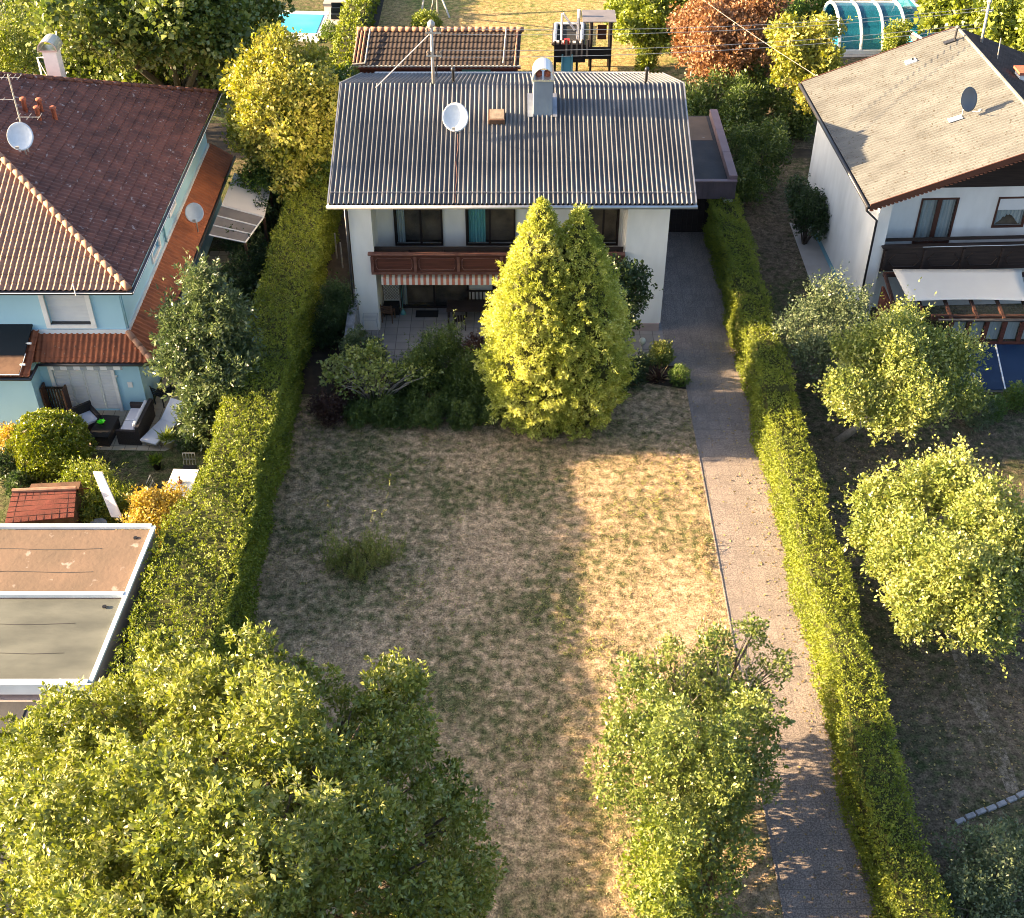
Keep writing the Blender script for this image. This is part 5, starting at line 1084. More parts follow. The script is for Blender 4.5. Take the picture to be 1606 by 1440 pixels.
def potplant(name, label, loc, r, h, m, lm, n, L, lw, pm_=None):
    t = thing(name, loc, label, 'potted plant'); mb = MB(); mb.lathe(loc,[(r*.7,0),(r,h),(r*1.06,h),(r*.95,h-.04)],16); mb.build('pot', M[m], t, smooth=True)
    p = np.tile(np.array([[loc[0],loc[1],loc[2]+h]]),(n,1)); dd = rng.normal(size=(n,3))*.7; dd[:,2] = abs(dd[:,2])+.5
    p = p + rng.normal(size=(n,3))*np.array([r*.35,r*.35,.02]); leafmesh('foliage', leaves_np(p, dd, L, lw), M[lm], t); return t
q = P(266,700); potplant('potted_plant','spiky green plant in a white pot beside the lounger foot',(q.x,q.y,.012),.24,.32,'trim_w','lf_bright',110,.42,.12)
q = P(86,628); potplant('flower_pot','dark leafy flowers in a pot by the blue wall',(q.x,q.y+.1,.012),.2,.35,'pot','lf_purple',160,.3,.35)
# bistro set around the corner of the blue house
bt_ = thing('bistro_table', (0,0,0), 'small round bistro table in the shade at the corner of the blue house', 'table')
mb = MB(); mb.lathe((0,0,.68),[(.30,0),(.30,.03)],20); mb.build('tabletop', M['wood_g'], bt_); mb = MB(); mb.tube([(0,0,.03),(0,0,.68)],.025,8); mb.lathe((0,0,0),[(.2,0),(.18,.03)],14); mb.build('base', M['black'], bt_)
q = P(246,622,0); mov(bt_, (-12.55,36.9,.012), 0)
chair('bistro_chair','black slatted folding chair beside the round bistro table',(-12.65,36.05,.012),RAD(150),M['black'])
# blue bench leaning at wing
gs = thing('slatted_gate', (-16.3,35.2,0), 'dark slatted side gate leaning on the blue wall', 'gate')
mb = MB(); g0_, g1_ = P(62,632), P(48,625)
for i in range(7): x = -16.50+i*.11; mb.obox((x,35.45-i*.03,.62),(.05,.03,1.15))
mb.box(-16.55,-15.8,35.40,35.44,1.12,1.2); mb.build('slats', M['black'], gs); mb = MB(); mb.box(-16.56,-16.5,35.1,35.5,0,1.35); mb.build('frame', M['frame_b'], gs); mb = MB(); mb.box(-15.82,-15.76,35.1,35.5,0,1.25); mb.build('frame', M['frame_b'], gs)
q = P(27,655); bd = thing('bird_statue', (q.x,q.y+.2,.012), 'black and white bird ornament standing by the blue wing wall', 'ornament')
x,y = q.x,q.y+.2; mb = MB(); mb.lathe((x,y,0),[(.10,0),(.17,.15),(.18,.35),(.13,.55),(.07,.62)],14); mb.build('body', M['trim_w'], bd, smooth=True)
mb = MB(); mb.lathe((x,y+.03,.56),[(.05,0),(.09,.07),(.08,.16),(.02,.21)],12); mb.tube([(x,y-.03,.68),(x-.02,y-.17,.66)],.025,6,[.03,.008]); mb.obox((x+.15,y,.35),(.06,.12,.36),0,0,.2); mb.obox((x-.15,y,.35),(.06,.12,.36),0,0,-.2); mb.build('head_and_wings', M['black'], bd, smooth=True)
q = P(8,655); mb = MB(); 
for i in range(5): mb.box(q.x-.3+i*.14,q.x-.24+i*.14,q.y,q.y+.05,.02,.85)
mb.box(q.x-.35,q.x+.35,q.y-.01,q.y+.0,.7,.8); mb.build('wooden_rack', M['wood_d'], None, 'dark wooden rack at the left edge by the blue wing wall', 'rack', origin=tuple(q))
# white table and chairs
T0 = P(283,759,.74); table('white_table','white rectangular garden table beside the tall left hedge',(T0.x,T0.y,0),RAD(-3),.86,1.5,.74,M['trim_w'],legm=M['metal_d'])
def mchair(label, loc, rz):
    t = thing('metal_chair', (0,0,0), label, 'chair', 'black metal chairs round the white table')
    mb = MB(); mb.box(-.22,.22,-.22,.22,.42,.45); mb.build('seat', M['black'], t)
    for sx in (-1,1):
        for sy in (-1,1): mb = MB(); mb.tube([(sx*.2,sy*.2,.42),(sx*.23,sy*.24,0)],.014,5); mb.build('leg', M['metal_d'], t)
    mb = MB()
    for i in range(5): mb.tube([(-.2+i*.1,.22,.45),(-.2+i*.1,.32,.88)],.012,5)
    mb.tube([(-.21,.32,.88),(.21,.32,.88)],.016,5); mb.tube([(-.21,.27,.66),(.21,.27,.66)],.012,5); mb.build('backrest', M['metal'], t)
    t.location = loc; t.rotation_euler.z = rz
mchair('black metal chair at the left side of the white table', (T0.x-.72,T0.y+.05,0), RAD(85)); mchair('black metal chair at the far end of the white table', (T0.x-.0,T0.y+1.1,0), RAD(0))
mchair('black metal chair tucked between the white table and the hedge', (T0.x+.62,T0.y-.2,0), RAD(-90))
mb = MB(); mb.box(T0.x-.02,T0.x+.42,T0.y-1.15,T0.y-.85,.40,.44); 
for sx in (.0,.36):
    for sy in (-1.13,-.9): mb.box(T0.x+sx,T0.x+sx+.04,T0.y+sy,T0.y+sy+.04,0,.399)
mb.build('wooden_stool', M['wood_m'], None, 'small brown wooden stool at the near end of the white table', 'stool', origin=(T0.x,T0.y-1,0))
mb = MB(); mb.lathe((T0.x-.02,T0.y+.05,.742),[(.07,0),(.09,.08),(.03,.1),(.02,.2),(.05,.24)],12); mb.build('vase', M['pot'], None, 'small terracotta vase on the white table', 'vase', origin=(T0.x,T0.y,.742), smooth=True)
q = P(247,735); potplant('potted_plant','small dark potted shrub between the chair and the white table',(q.x,q.y,0),.16,.3,'black','lf_green',120,.25,.3)
# leaning white slab parasol cover
q0 = P(177,812,.55); q1 = P(160,742,.9)
mb = MB(); a_ = PY(183,812,28.6); b_ = PY(153,742,29.5); dd = (b_-a_).normalized(); sd_ = Vector((.5,-.05,0))
c_ = [a_-sd_*.35, a_+sd_*.35, b_+sd_*.30, b_-sd_*.30]; mb.prism(c_,(.0,.05,.03)); mb.build('folded_screen', M['canvas2'], None, 'pale upright narrow screen panel leaning among shrubs by the garage roof', 'screen', origin=tuple(P(177,812)), bevel=.01)
mb = MB(); q = P(155,826,.6); mb.lathe((q.x,q.y,.0),[(.05,0),(.06,.5),(.2,.62),(.28,.72),(.26,.72),(.1,.62)],18); mb.build('bird_bath', M['galv'], None, 'round metal bird bath beside the pale screen panel', 'bird bath', origin=(q.x,q.y,0), smooth=True)

# ================= VEGETATION =================
hedge('hedge', 'tall wide clipped hedge between the dry lawn and the blue house', lambda y: (-9.45-.75*min(1,max(0,(28.2-y)/1.2)), -7.75+.06*math.sin(y*.8)), (8.0,56.0), lambda y: 2.8+.05*math.sin(y*.9)-.12*min(1,max(0,(y-33)/3)), M['lf_hedge_y'], 165, .066, 'clipped hedges along the plot')
hedge('hedge', 'narrow clipped hedge along the right edge of the driveway', lambda y: (8.52+.07*math.sin(y*.9)+.0, 9.62+.05*math.sin(y*1.3)), (12.5,48.2), lambda y: 1.95+.08*math.sin(y*.6)+(.25 if y>34 else 0), M['lf_hedge_y'], 190, .060, 'clipped hedges along the plot')
hedge('hedge', 'yellow-green hedge running away beside the long shed behind the house', lambda y: (-9.7,-8.35), (61.5,84), lambda y: 1.7, M['lf_hedge_y'], 22, .15, 'clipped hedges along the plot')

# golden conifer, two tips
def conifer():
    t = thing('golden_cypress', (1.5,35.6,0), 'huge golden cypress with two pointed tips in front of the middle house', 'conifer tree')
    def prof(z, H_, R_): 
        f = np.clip(z/H_,0,1); return R_*np.clip(np.where(f<.28, .55+.45*np.sin(np.clip(f/.28,0,1)*np.pi/2), 1-(np.maximum(f-.28,0)/.72)**1.9), 0, 1)
    specs = [(.92,35.0,8.62,1.72,3000),(2.14,35.1,8.28,1.68,2900)]
    V = []
    for (cx,cy,Hh,R_,n) in specs:
        z = Hh*(rng.random(n*2)**.9); r = prof(z,Hh,R_); keep = rng.random(n*2) < (r/R_*.85+.15); z = z[keep][:n]; r = r[keep][:n]; n_ = len(z)
        a = rng.random(n_)*2*np.pi; lump = 1+.06*np.sin(a*7+z*2.1)+.06*np.sin(a*3-z*3.3)+.10*np.sin(z*6+a*5)*np.sin(a*9-z*3)+.07*np.sin(a*17+z*9)*np.sin(z*11)
        rr = r*lump*(.80+.25*rng.random(n_)); x = cx+rr*np.cos(a); y = cy+rr*np.sin(a)
        inside = np.zeros(n_, bool)
        for (ox,oy,oH,oR,_) in specs:
            if (ox,oy)==(cx,cy): continue
            inside |= (np.hypot(x-ox,y-oy) < prof(z,oH,oR)*.75)
        p = np.stack([x,y,z+.02],1)[~inside]; a = a[~inside]
        dd = np.stack([np.cos(a),np.sin(a),np.full(len(a),.35)],1)+rng.normal(size=(len(a),3))*.35
        lo = p[:,2] < 5.2; V.append(tufts(p[lo], dd[lo], 36, .24, .115, .095, .36, .5)); V.append(tufts(p[~lo], dd[~lo]*np.array([1,1,1.5]), 34, .17, .075, .085, .36, .5))
    leafmesh('foliage', np.concatenate(V), M['lf_con'], t)
    mb = MB()
    for (cx,cy,Hh,R_,n) in specs:
        mb.lathe((cx,cy,0), [(.3,-.1)]+[(max(.03,float(prof(np.array(zz),Hh,R_))*.74), zz) for zz in np.linspace(.2,Hh*.97,14)], 14)
    mb.build('inner_shade_core', M['core'], t); mb = MB(); mb.tube([(1.5,35.6,-.1),(1.5,35.6,.4)],.3,9); mb.build('trunk', M['bark'], t)  # solid cones, coloured dark as the shade between the sprays
conifer()

# big linden at the bottom left
lind = [LB(90,1290,8.2,1.3,1.6),LB(190,1190,8.8,1.1,1.5),LB(395,1090,9.7,.75,1.3),LB(300,1130,9.6,.8,1.4),LB(470,1140,9.2,.75,1.3),LB(580,1150,8.8,.7,1.3),LB(620,1100,8.9,.5,1.0),LB(630,1250,8.0,.9,1.5),LB(700,1300,6.8,.65,1.3),LB(735,1390,6.0,.7,1.3),
        LB(420,1230,10.4,1.1,1.7),LB(280,1290,10.6,1.2,1.7),LB(530,1320,9.2,1.1,1.7),LB(390,1400,10.6,1.3,1.8),LB(140,1420,9.6,1.5,1.9),LB(600,1430,8.0,1.2,1.7),LB(10,1340,7.8,1.3),LB(680,1450,6.6,.9,1.4),LB(40,1230,7.0,.9,1.4),LB(120,1190,7.6,.7,1.2),LB(230,1100,8.8,.6,1.1),LB(408,1035,10.2,.42,.8),LB(275,1065,9.4,.5,.9),LB(635,1080,8.8,.38,.7),LB(250,1480,10.6,1.6,1.8),LB(480,1500,9.6,1.6,1.8),LB(220,1370,10.2,1.2,1.7),LB(510,1220,9.6,.9,1.5)]
ct_ = np.mean([l[:3] for l in lind],0)
tree('linden_tree','very large leafy linden tree filling the lower left corner','tree',(ct_[0],ct_[1],0),lind,M['lf_linden'],12500,15,.17,.08,.10,.45,.5,r0=.3,jitter=.9,core=.06,sub=(13,.24,.52))

mid = [LB(1010,1110,3.6,1.0,1.1),LB(1100,1085,3.6,.8,.8),LB(1170,1100,3.4,.6,.6),LB(1180,995,4.3,.38,.35),LB(1215,1045,3.9,.42,.4),LB(1125,1010,4.4,.4,.35),LB(1050,1025,4.2,.35,.3),LB(1010,1060,3.9,.4,.35),LB(1080,1170,4.4,1.3,1.2),LB(1000,1200,3.2,1.0,1.0),LB(1140,1210,3.4,1.05,1.1),LB(1060,1270,3.0,1.1,1.0),LB(1160,1150,4.0,.9,.9),LB(1075,1140,1.5,1.1,.9),LB(1120,1090,1.6,1.0,.9),LB(1090,1220,1.4,1.1,.9),LB(1120,1280,1.3,.9,.9)]  # low lobes at the end added so the crown shades the driveway
tree('cherry_tree','loose-crowned green tree with bare twiggy top leaning over the driveway','tree',tuple(P(1090,1270)),mid,M['lf_mid'],5200,10,.20,.08,.085,.55,.4,r0=.11,core=.15,sub=(16,.21,.6))
tw = MB()
for i in range(80):
    a = P(random.uniform(1030,1180),random.uniform(1040,1110),3.5+random.random()*.3); b = a+Vector((random.uniform(-.6,.6),random.uniform(.1,.9),random.uniform(.3,1.0))); tw.tube([a,a.lerp(b,.5)+Vector((random.uniform(-.06,.06),0,.03)),b],.012,4,[.014,.009,.003])
tw.build('bare_twigs', M['bark_p'], [o for o in bpy.data.objects if o.name.startswith('cherry_tree')][0])
shrub('yellow_shrub','bright yellow-green shrub under the driveway tree at the bottom','shrub',[LB(1030,1350,1.6,.75,1.2),LB(1045,1420,1.7,.7,1.2)],M['lf_bright'],900,9,.25,.08,.09)
shrub('bushy_shrub','leafy mid-green shrub at the bottom edge beside the driveway','shrub',[LB(1110,1400,1.5,.85,1.1),LB(1100,1300,1.1,.8,.9),LB(1090,1240,1.0,.8,.8),LB(1070,1460,1.4,.8,1.0),LB(1090,1530,1.4,1.0,1.1),LB(1120,1335,1.5,.75,1.0),LB(1140,1260,1.2,.6,.9)],M['lf_mid'],1300,9,.28,.09,.10)  # hidden and out-of-view lobes added to shade the driveway
# right garden apple trees
ap1 = [LB(1330,620,2.6,.9,.8),LB(1400,560,3.2,1.15,1.0),LB(1480,560,2.9,1.0,.9),LB(1440,630,2.6,1.1,.9),LB(1350,560,2.8,.85,.8),LB(1500,620,2.4,.8,.7),LB(1390,640,2.3,.9,.7),LB(1415,520,3.3,.7,.6)]
tree('apple_tree','sunlit round apple tree in front of the conservatory','tree',tuple(P(1312,690)),ap1,M['lf_apple'],4600,8,.42,.07,.095,.55,.62,r0=.12,bark='bark_p',group='apple trees in the right garden',core=.3,sub=(10,.26,.8))
ap2 = [LB(1250,520,2.2,.7,.8),LB(1300,470,2.8,.75,.9),LB(1330,500,2.6,.7,.8),LB(1275,560,1.9,.7,.8),LB(1310,540,2.2,.7,.8)]
tree('apple_tree','grey-green shaded apple tree behind the sunlit one, by the white wall','tree',tuple(P(1290,620)),ap2,M['lf_apple_d'],1700,8,.42,.06,.085,.5,.65,r0=.09,group='apple trees in the right garden',core=.25)
ap3 = [LB(1400,800,2.5,.9,.9),LB(1480,770,2.9,1.0,1.0),LB(1550,830,2.8,1.1,1.0),LB(1420,880,2.6,1.0,.9),LB(1500,900,3.0,1.2,1.0),LB(1580,900,2.6,1.0,.9),LB(1440,950,2.2,.8,.8),LB(1540,970,2.2,.9,.8),LB(1360,840,2.0,.5,.5)]
tree('apple_tree','bright green apple tree alone on the dark lawn at the right edge','tree',tuple(P(1490,1000)),ap3,M['lf_apple'],5000,9,.40,.09,.10,.58,.5,r0=.13,group='apple trees in the right garden',core=.3,sub=(10,.26,.8))
shrub('ground_shrub','dark blue-green shrub in the lower right corner','shrub',[LB(1540,1370,.9,.9,.8),LB(1590,1400,.8,.8,.7),LB(1520,1430,.9,.8,.8),LB(1600,1330,.6,.5,.5)],M['lf_apple_d'],1500,8,.22,.1,.08)
shrub('clipped_ball','small round clipped bush beside the navy glazing, left of two','bush',[LB(1558,640,.45,.42,.45)],M['lf_green'],420,8,.08,.05,.05,core=.5)
shrub('clipped_ball','small round clipped bush beside the navy glazing, at the right edge','bush',[LB(1597,622,.5,.48,.5)],M['lf_green'],480,8,.08,.05,.05,core=.5)
shrub('grey_shrub','low blue-grey shrub under the sunlit apple tree','shrub',[LB(1535,650,.5,.5,.5)],M['lf_apple_d'],300,8,.15,.06,.06)
# between right house and carport
shrub('side_bush','large dark green bush between the carport and the right house, nearer the white wall','bush',[LB(1270,330,1.6,.75,.9),LB(1255,310,1.9,.6,.7),LB(1285,350,1.2,.6,.7)],M['lf_dark'],1200,8,.2,.1,.095)
shrub('side_bush','large green bush right beside the carport with brighter tips','bush',[LB(1190,250,1.6,1.2,1.3),LB(1165,290,1.2,.8,1.0),LB(1215,230,1.9,.9,.9)],M['lf_deep'],2200,8,.22,.1,.10)
# around the loggia, planting bed
shrub('magnolia','spreading shrub with pale bare branches and pale leaf tips in front of the patio','shrub',[LB(545,600,1.3,.55,.35),LB(600,590,1.5,.6,.4),LB(650,585,1.4,.55,.35),LB(585,560,1.5,.5,.35),LB(520,585,1.3,.4,.3),LB(555,570,1.5,.45,.3)],M['lf_apple'],420,8,.30,.10,.12,.6,core=.05)
mg = MB(); b0 = P(590,640); 
for i in range(60):
    e_ = P(random.uniform(520,675),random.uniform(560,610),random.uniform(1.2,1.9)); m_ = Vector(b0).lerp(e_,.55)+Vector((random.uniform(-.15,.15),random.uniform(-.15,.15),.25)); mg.tube([tuple(b0),m_,e_],.02,5,[.035,.018,.005])
mg.build('bare_branches', M['bark_p'], bpy.data.objects['magnolia'], smooth=True)
shrub('boxwood','rounded dark evergreen bush at the stone wing wall','bush',[LB(565,548,1.0,.85,.85),LB(590,560,.7,.6,.6)],M['lf_laurel'],1100,9,.10,.06,.06,core=.5)
def spiky(name, label, lobes, m, n, L=.4): 
    return shrub(name, label, 'bush', lobes, M[m], n, 12, L, .035, .10, .25, .75, core=.3)
spiky('juniper','dark feathery juniper bush left of the golden cypress, tallest of the bed',[LB(700,575,1.0,.8,1.1),LB(665,595,.9,.7,.9),LB(735,600,.8,.65,.9),LB(640,600,.7,.5,.7),LB(755,620,.6,.5,.6)],'lf_deep',2600)
spiky('juniper','dark upright shrub left of the boxwood in the shade of the hedge',[LB(530,492,.9,.5,1.2),LB(515,515,.8,.4,.9)],'lf_juni',1000)
shrub('ground_cover_shrub','low dark spreading evergreen along the front of the planting bed','shrub',[LB(580,645,.35,.7,.45),LB(640,645,.35,.75,.45),LB(700,640,.4,.75,.45),LB(745,640,.35,.6,.4),LB(615,625,.4,.7,.4),LB(560,648,.4,.55,.5),LB(670,650,.4,.6,.5),LB(725,652,.4,.6,.5),LB(770,648,.4,.5,.45),LB(605,652,.4,.55,.5)],M['lf_deep'],5200,10,.14,.05,.07,.35,core=.4)
shrub('barberry','dark reddish-brown shrub at the left end of the planting bed','shrub',[LB(520,640,.6,.55,.6),LB(540,615,.8,.4,.5)],M['lf_purple'],650,9,.22,.06,.07)
shrub('barberry','dark red shrub against the hedge base beside the white patio end','shrub',[LB(745,550,.5,.4,.5)],M['lf_purple'],300,9,.2,.06,.07)
# viburnum behind the cypress, against white wall
tree('pear_tree','dark leafy shrub tree between the golden cypress and the white wall','tree',(4.0,38.9,0),[(3.5,38.9,3.6,.6,.6,.8),(4.1,39.2,2.9,.7,.6,.9),(3.9,38.8,1.9,.6,.6,.9),(4.7,39.0,2.6,.45,.4,.5),(3.2,39.0,2.4,.5,.5,1.0),(4.6,39.1,3.4,.35,.3,.4)],M['lf_dark'],600,9,.35,.12,.13,.6,.3,r0=.06)
# bed right of cypress
shrub('oleander_shrub','low dark shrub around the cream ball lamp','shrub',[LB(1000,575,.35,.5,.35),LB(985,595,.3,.45,.3)],M['lf_dark'],420,8,.2,.06,.08)
shrub('euonymus','small variegated bush above the spiky red plant by the driveway','bush',[LB(1038,555,.45,.33,.45)],M['lf_apple'],300,8,.14,.05,.08)
shrub('dwarf_conifer','small dark green ball bush at the driveway edge','bush',[LB(1066,590,.35,.32,.38)],M['lf_green'],350,8,.10,.05,.05)
q = P(1032,596); t = thing('flax_plant', tuple(q), 'spiky dark red plant with pale blades in the bed beside the driveway', 'plant'); n=170
dd = rng.normal(size=(n,3)); dd[:,2] = abs(dd[:,2])*.7+.25; leafmesh('blades', leaves_np(np.tile([[q.x,q.y,.05]],(n,1))+rng.normal(size=(n,3))*.05, dd, .55, .06, None, .3), M['lf_purple'], t)
n=34; dd = rng.normal(size=(n,3)); dd[:,2] = abs(dd[:,2])*.7+.25; leafmesh('pale_blades', leaves_np(np.tile([[q.x,q.y,.06]],(n,1))+rng.normal(size=(n,3))*.05, dd, .55, .07, None, .3), M['grass_dry'], t)
# left garden
lau = [LB(295,560,3.0,.8,1.2),LB(340,515,4.1,.85,1.2),LB(350,600,2.4,.75,1.1),LB(285,525,3.6,.5,.8),LB(325,645,1.5,.6,1.0),LB(325,470,5.0,.55,.9),LB(365,555,3.0,.6,1.0)]
tree('laurel_tree','tall grey-green laurel with upright leafy shoots beside the blue house corner','tree',tuple(P(320,690)),lau,M['lf_laurel'],1500,22,.6,.11,.15,.32,.6,r0=.1,core=.3)
sb = P(85,742); shrub('clipped_ball','large sunlit ball-shaped clipped bush on the left lawn','bush',[(sb.x,sb.y+.4,.95,1.22,1.2,.98)],M['lf_box'],2600,7,.07,.06,.075,.7,.2,core=.6,shell=(.93,1.02))
shrub('orange_shrub','small orange-leaved shrub at the left edge beside the ball bush','shrub',[LB(18,690,.8,.35,.4)],M['lf_orange'],220,8,.2,.08,.09)
shrub('dark_shrub','dark shrub at the left edge under the orange leaves','shrub',[LB(12,730,.45,.5,.5),LB(30,760,.3,.4,.35)],M['lf_dark'],400,8,.2,.08,.09)
shrub('forsythia','yellow-green upright shrub behind the red shingle shed','shrub',[LB(150,760,.9,.55,.8),LB(110,770,.7,.4,.6),LB(185,790,.7,.5,.6),LB(145,810,.5,.6,.5)],M['lf_bright'],800,10,.35,.06,.09,.4,.6)
shrub('maple_shrub','golden orange maple shrub at the corner of the garage roof','shrub',[LB(235,800,1.1,.60,.5),LB(270,790,1.2,.45,.45),LB(210,820,1.0,.45,.45),LB(245,840,.9,.5,.45)],M['lf_orange'],900,8,.22,.09,.085)
shrub('small_bush','small dark bush beside the lounger at the foot of the laurel','bush',[LB(300,690,.3,.45,.35)],M['lf_dark'],250,8,.15,.06,.07)
shrub('canopy_bush','mixed green bushes under the side canopy beside the blue house','bush',[LB(390,400,1.2,.8,1.1),LB(370,440,1.0,.7,.9),LB(415,350,1.2,.8,1.0),LB(430,310,1.3,.7,1.0)],M['lf_dark'],1800,8,.25,.1,.10)
# yellow tree between houses
yt = [LB(440,110,6.8,1.3,1.2),LB(485,150,6.2,1.15,1.1),LB(400,150,6.0,.95,1.1),LB(440,190,5.4,1.4,1.4),LB(490,210,4.6,1.0,1.2),LB(400,215,4.2,.9,1.0),LB(460,255,3.4,1.1,1.2),LB(425,85,7.0,.6,.8),LB(495,105,6.6,.65,.8),LB(380,135,6.0,.55,.7)]
tree('golden_tree','golden-yellow broad tree between the blue house and the grey-roof house','tree',tuple(P(450,290)),yt,M['lf_yellow'],3200,9,.42,.16,.15,.6,.35,r0=.2,core=.35)
tree('passage_tree','green tree below the golden one in the gap left of the grey roof','tree',tuple(P(440,330)),[LB(430,270,2.4,1.0,1.3),LB(480,290,2.2,1.0,1.2),LB(400,300,2.0,.8,1.0)],M['lf_green'],900,9,.35,.14,.13,.6,.3,r0=.12)
# back trees
bt1 = [LB(150,60,7,2.0,2.2),LB(250,40,7.5,2.3,2.4),LB(330,50,7,1.8,2.2),LB(385,45,5.5,1.3,1.9),LB(120,10,7,2.0,2.2),LB(300,0,8,2.4,2.4),LB(200,100,4.2,1.9,2.0),LB(310,95,4.0,1.9,2.0),LB(375,0,7,1.7,2.0),LB(370,80,3.6,1.2,1.5),LB(130,105,4.0,1.3,1.8)]
tree('beech_tree','huge dark green tree behind the blue house roof, left of the pool','tree',tuple(P(270,150)),bt1,M['lf_mid'],4200,10,.60,.26,.22,.7,.35,r0=.35,core=.35)
tree('willow_tree','soft light green tree at the top left corner behind the white chimney','tree',tuple(P(15,160)),[LB(10,60,4.5,1.8,2),LB(-20,110,3.5,1.8,2),LB(30,120,3,1.3,1.6)],M['lf_bright'],1200,10,.55,.2,.16,.3,.1,r0=.2)
shrub('far_shrub','dark shrubbery between the two left background trees','shrub',[LB(70,70,1.0,1.3,1.2),LB(60,120,1.2,1.0,1.2),LB(50,10,1.5,2,1.5)],M['lf_dark'],900,8,.4,.2,.2)
cu = [LB(1140,50,4.0,1.5,1.5),LB(1100,30,3.8,1.3,1.3),LB(1190,40,3.8,1.4,1.4),LB(1120,90,3.0,1.2,1.3),LB(1170,90,3.0,1.2,1.3),LB(1150,0,4.5,1.5,1.4),LB(1090,60,3,1,1.1)]
tree('copper_tree','copper-orange leaved tree behind the right end of the grey roof','tree',tuple(P(1130,140)),cu,M['lf_copper'],2600,9,.4,.17,.16,.6,.35,r0=.2,core=.35)
qu = [LB(1260,60,5.2,.85,.9),LB(1285,90,4.6,.9,.9),LB(1240,90,4.6,.8,.9),LB(1225,55,5.2,.55,.7),LB(1270,125,3.6,.9,.9),LB(1295,50,5.0,.5,.6)]
tree('quince_tree','yellow-leaved shrub tree in front of the teal pool enclosure','tree',tuple(P(1262,205)),qu,M['lf_yellow'],1200,9,.35,.14,.16,.65,.35,r0=.1)
tree('round_green_tree','bright green rounded tree at the top edge, left of the copper tree','tree',tuple(P(1005,75)),[LB(990,15,2.4,1.3,1.3),LB(1035,20,2.6,1.3,1.3),LB(1010,45,1.9,1.2,1.1),LB(1045,55,1.6,1.0,1.0),LB(970,30,1.8,.7,.8)],M['lf_bright'],1500,9,.3,.15,.17,.75,.3,r0=.15,core=.4)
shrub('column_bush','small yellowish upright bush standing on the lit back lawn','bush',[LB(1014,80,.9,.55,.8),LB(1014,100,.6,.5,.6)],M['lf_box'],420,8,.2,.1,.12)
shrub('rear_bush','dark bushy mass behind the carport, below the copper tree','bush',[LB(1130,160,1.8,1.4,1.4),LB(1190,130,1.8,1.3,1.4),LB(1160,190,1.4,1.2,1.2),LB(1240,170,1.4,1.2,1.2),LB(1210,100,2,1.1,1.1),LB(1100,170,1.3,.9,1.0)],M['lf_deep'],3000,9,.35,.15,.14,core=.3)
shrub('rear_bush','small bush at the corner of the pale right roof in front of the enclosure','bush',[LB(1410,62,1.0,.7,.8),LB(1395,75,.8,.5,.6)],M['lf_bright'],350,8,.25,.1,.14)
tree('walnut_tree','lime-green tree at the top right corner behind the right roof','tree',tuple(P(1560,110)),[LB(1500,10,4.5,1.6,1.6),LB(1560,30,4.5,1.8,1.7),LB(1610,60,4.2,1.6,1.6),LB(1580,-10,5,1.8,1.7),LB(1500,40,3,1.0,1.1)],M['lf_bright'],1700,9,.4,.2,.22,.75,.3,r0=.25,core=.4)
shrub('ball_shrub','round light green bush behind the ridge of the long shed','bush',[LB(668,40,.6,.75,.7)],M['lf_bright'],420,8,.15,.1,.12)
shrub('pool_bush','small dark round bush on the pool terrace','bush',[LB(517,50,.45,.45,.5)],M['lf_green'],200,8,.12,.07,.09)
for i,(px,py,r_,lab) in enumerate(((1225,12,1.1,'leftmost dark bush at the top edge above the enclosure'),(1315,8,.9,'bright-topped bush at the top edge above the enclosure'),(1270,2,1.2,'dark bush at the top edge between the enclosure bushes'))):
    shrub('border_bush',lab,'bush',[LB(px,py,.8,r_,.9)],M['lf_green'],420,8,.25,.14,.15)
shrub('shed_climber','tangle of dark shrubs in the gap between the long shed and the grey roof','shrub',[LB(560,125,1.0,.9,.9),LB(600,118,.7,.7,.6),LB(530,150,1.6,1.0,1.2),LB(525,200,1.6,.8,1.2)],M['lf_green'],1500,8,.3,.12,.13)

# lawn: weeds, grass blades
t = thing('weed_clump', tuple(P(560,895)), 'clump of tall weeds standing on the shaded lawn', 'weeds')
V=[]
for (px,py,n,hh) in ((525,892,54,1.1),(590,885,60,1.1),(560,905,44,.5),(612,880,28,.7),(575,868,34,.7),(545,880,30,.6)):
    q = P(px,py); k=n; pp_ = np.tile([[q.x,q.y,0]],(k,1))+rng.normal(size=(k,3))*np.array([.17,.17,0]); dd = rng.normal(size=(k,3))*.20; dd[:,2]=1
    V.append(tufts(pp_, dd, 30, hh, .045, .085, .28, .5, .5))
leafmesh('stems', np.concatenate(V), M['weed'], t)
t = thing('weed_clump', tuple(P(605,755)), 'low flat green weed patch near the middle of the upper lawn', 'weeds'); k=60; q=P(605,755)
pp_ = np.tile([[q.x,q.y,0]],(k,1))+rng.normal(size=(k,3))*np.array([.25,.3,0]); dd = rng.normal(size=(k,3)); dd[:,2]=.5; leafmesh('leaves', tufts(pp_, dd, 10, .12, .05, .06, .4, .9), M['weed'], t)
t = thing('weed_clump', tuple(P(1102,870)), 'yellowish weed tuft at the sunlit driveway edge', 'weeds'); k=50; q=P(1102,870)
pp_ = np.tile([[q.x,q.y,0]],(k,1))+rng.normal(size=(k,3))*np.array([.10,.5,0]); dd = rng.normal(size=(k,3)); dd[:,2]=1; leafmesh('leaves', tufts(pp_, dd, 10, .2, .05, .06, .4, .9), M['grass_dry'], t)
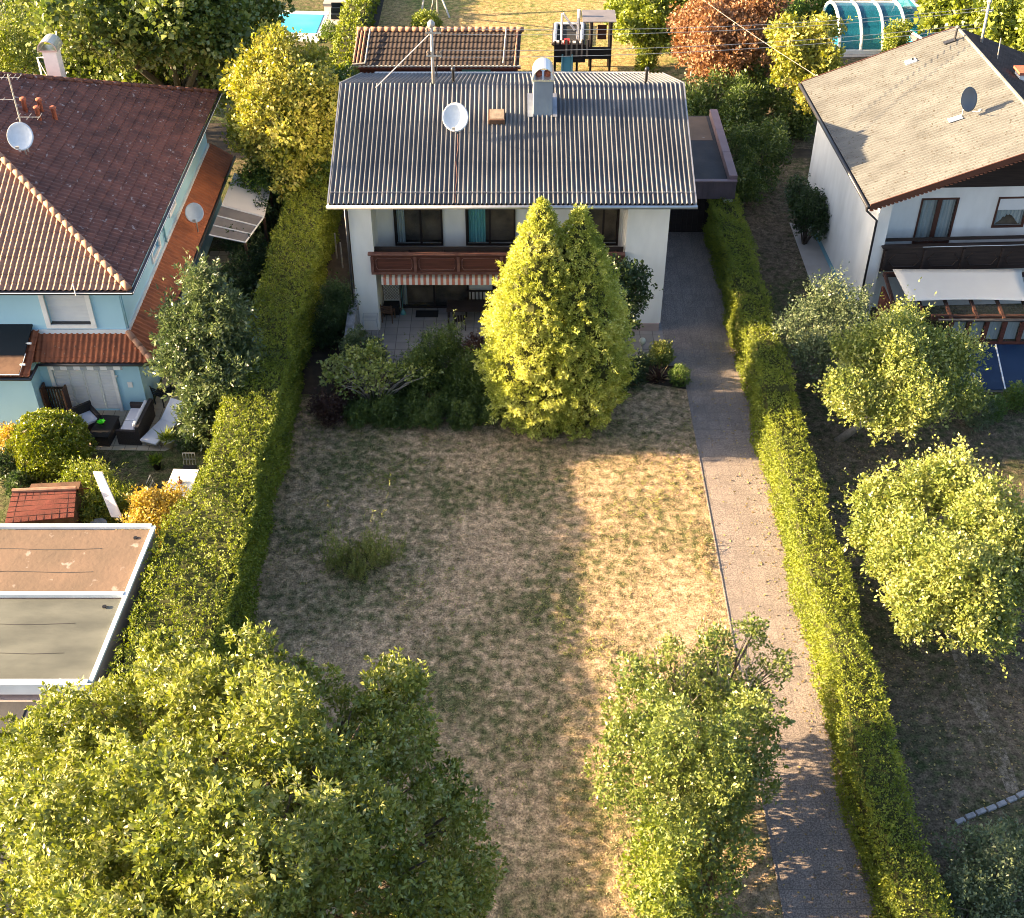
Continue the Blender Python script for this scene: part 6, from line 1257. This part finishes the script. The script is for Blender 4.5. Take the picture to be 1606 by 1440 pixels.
def grass(name, x0,x1,y0,y1,n,size,m, dens=None):
    x = x0+(x1-x0)*rng.random(n); y = y0+(y1-y0)*rng.random(n)
    f = .5+.25*np.sin(x*2.1+np.sin(y*1.3)*2)+.25*np.sin(y*2.7+np.sin(x*1.9)*2)+.3*np.sin(x*6.1+y*3)*np.sin(y*7.3-x*2); keep = rng.random(n) < np.clip(f,.08,1)
    x=x[keep]; y=y[keep]; k=len(x); p=np.stack([x,y,np.full(k,.004)],1); dd=rng.normal(size=(k,3))*.8; dd[:,2]=.75
    leafmesh(name, leaves_np(p,dd,size,.28,None,.5), M[m], None, (0,0,0), kind='stuff', label='short dry grass blades', cat='grass')
grass('grass', -7.7, 6.38, 15.2, 36.4, 110000, .055, 'grass_dry')
def green_tufts():
    n = 9000; x = -7.6+14*rng.random(n); y = 15.2+21*rng.random(n)
    f = np.sin(x*.9+np.sin(y*.5)*1.5)*np.sin(y*.6-x*.4)+.6*np.sin(x*2.9+y*1.7)*np.sin(y*3.3-x*2.1)+.5*np.sin(x*7+y*5)*np.sin(y*8-x*3); k = f > .45
    p = np.stack([x[k],y[k],np.full(k.sum(),.004)],1); dd = rng.normal(size=p.shape)*.8; dd[:,2] = .6
    leafmesh('grass', tufts(p, dd, 7, .05, .09, .07, .3, .9), M['weed'], None, (0,0,0), kind='stuff', label='green weed tufts in the dry lawn', cat='grass')
green_tufts()
n = 6000; x = -7.7+.35*rng.random(n)**1.5*3; 

# fallen leaves under the trees and along the hedges
def litter(n, x0, x1, y0, y1, p, lab):
    x = x0+(x1-x0)*rng.random(n)**p; y = y0+(y1-y0)*rng.random(n); q = np.stack([x,y,np.full(n,.016)],1)
    dd = rng.normal(size=(n,3)); dd[:,2] = .12*rng.random(n); leafmesh('leaf_litter', leaves_np(q, dd, .075, .6, np.array([0,0,2.]), .1), M['lf_litter'], None, (0,0,0), kind='stuff', label=lab, cat='leaf litter')
M['lf_litter'] = leafmat('fallen_leaves', [(.12,.07,.03),(.25,.16,.06),(.40,.30,.10),(.20,.22,.06)], .1, .7)
litter(2600, 9.7, 16.5, 15, 34, 1.0, 'fallen leaves on the dark right lawn')
litter(900, 8.55, 6.5, 15, 40, 2.6, 'fallen leaves along the driveway hedge')
litter(900, -7.7, 6.3, 15, 36, 1.0, 'fallen leaves on the dry lawn')
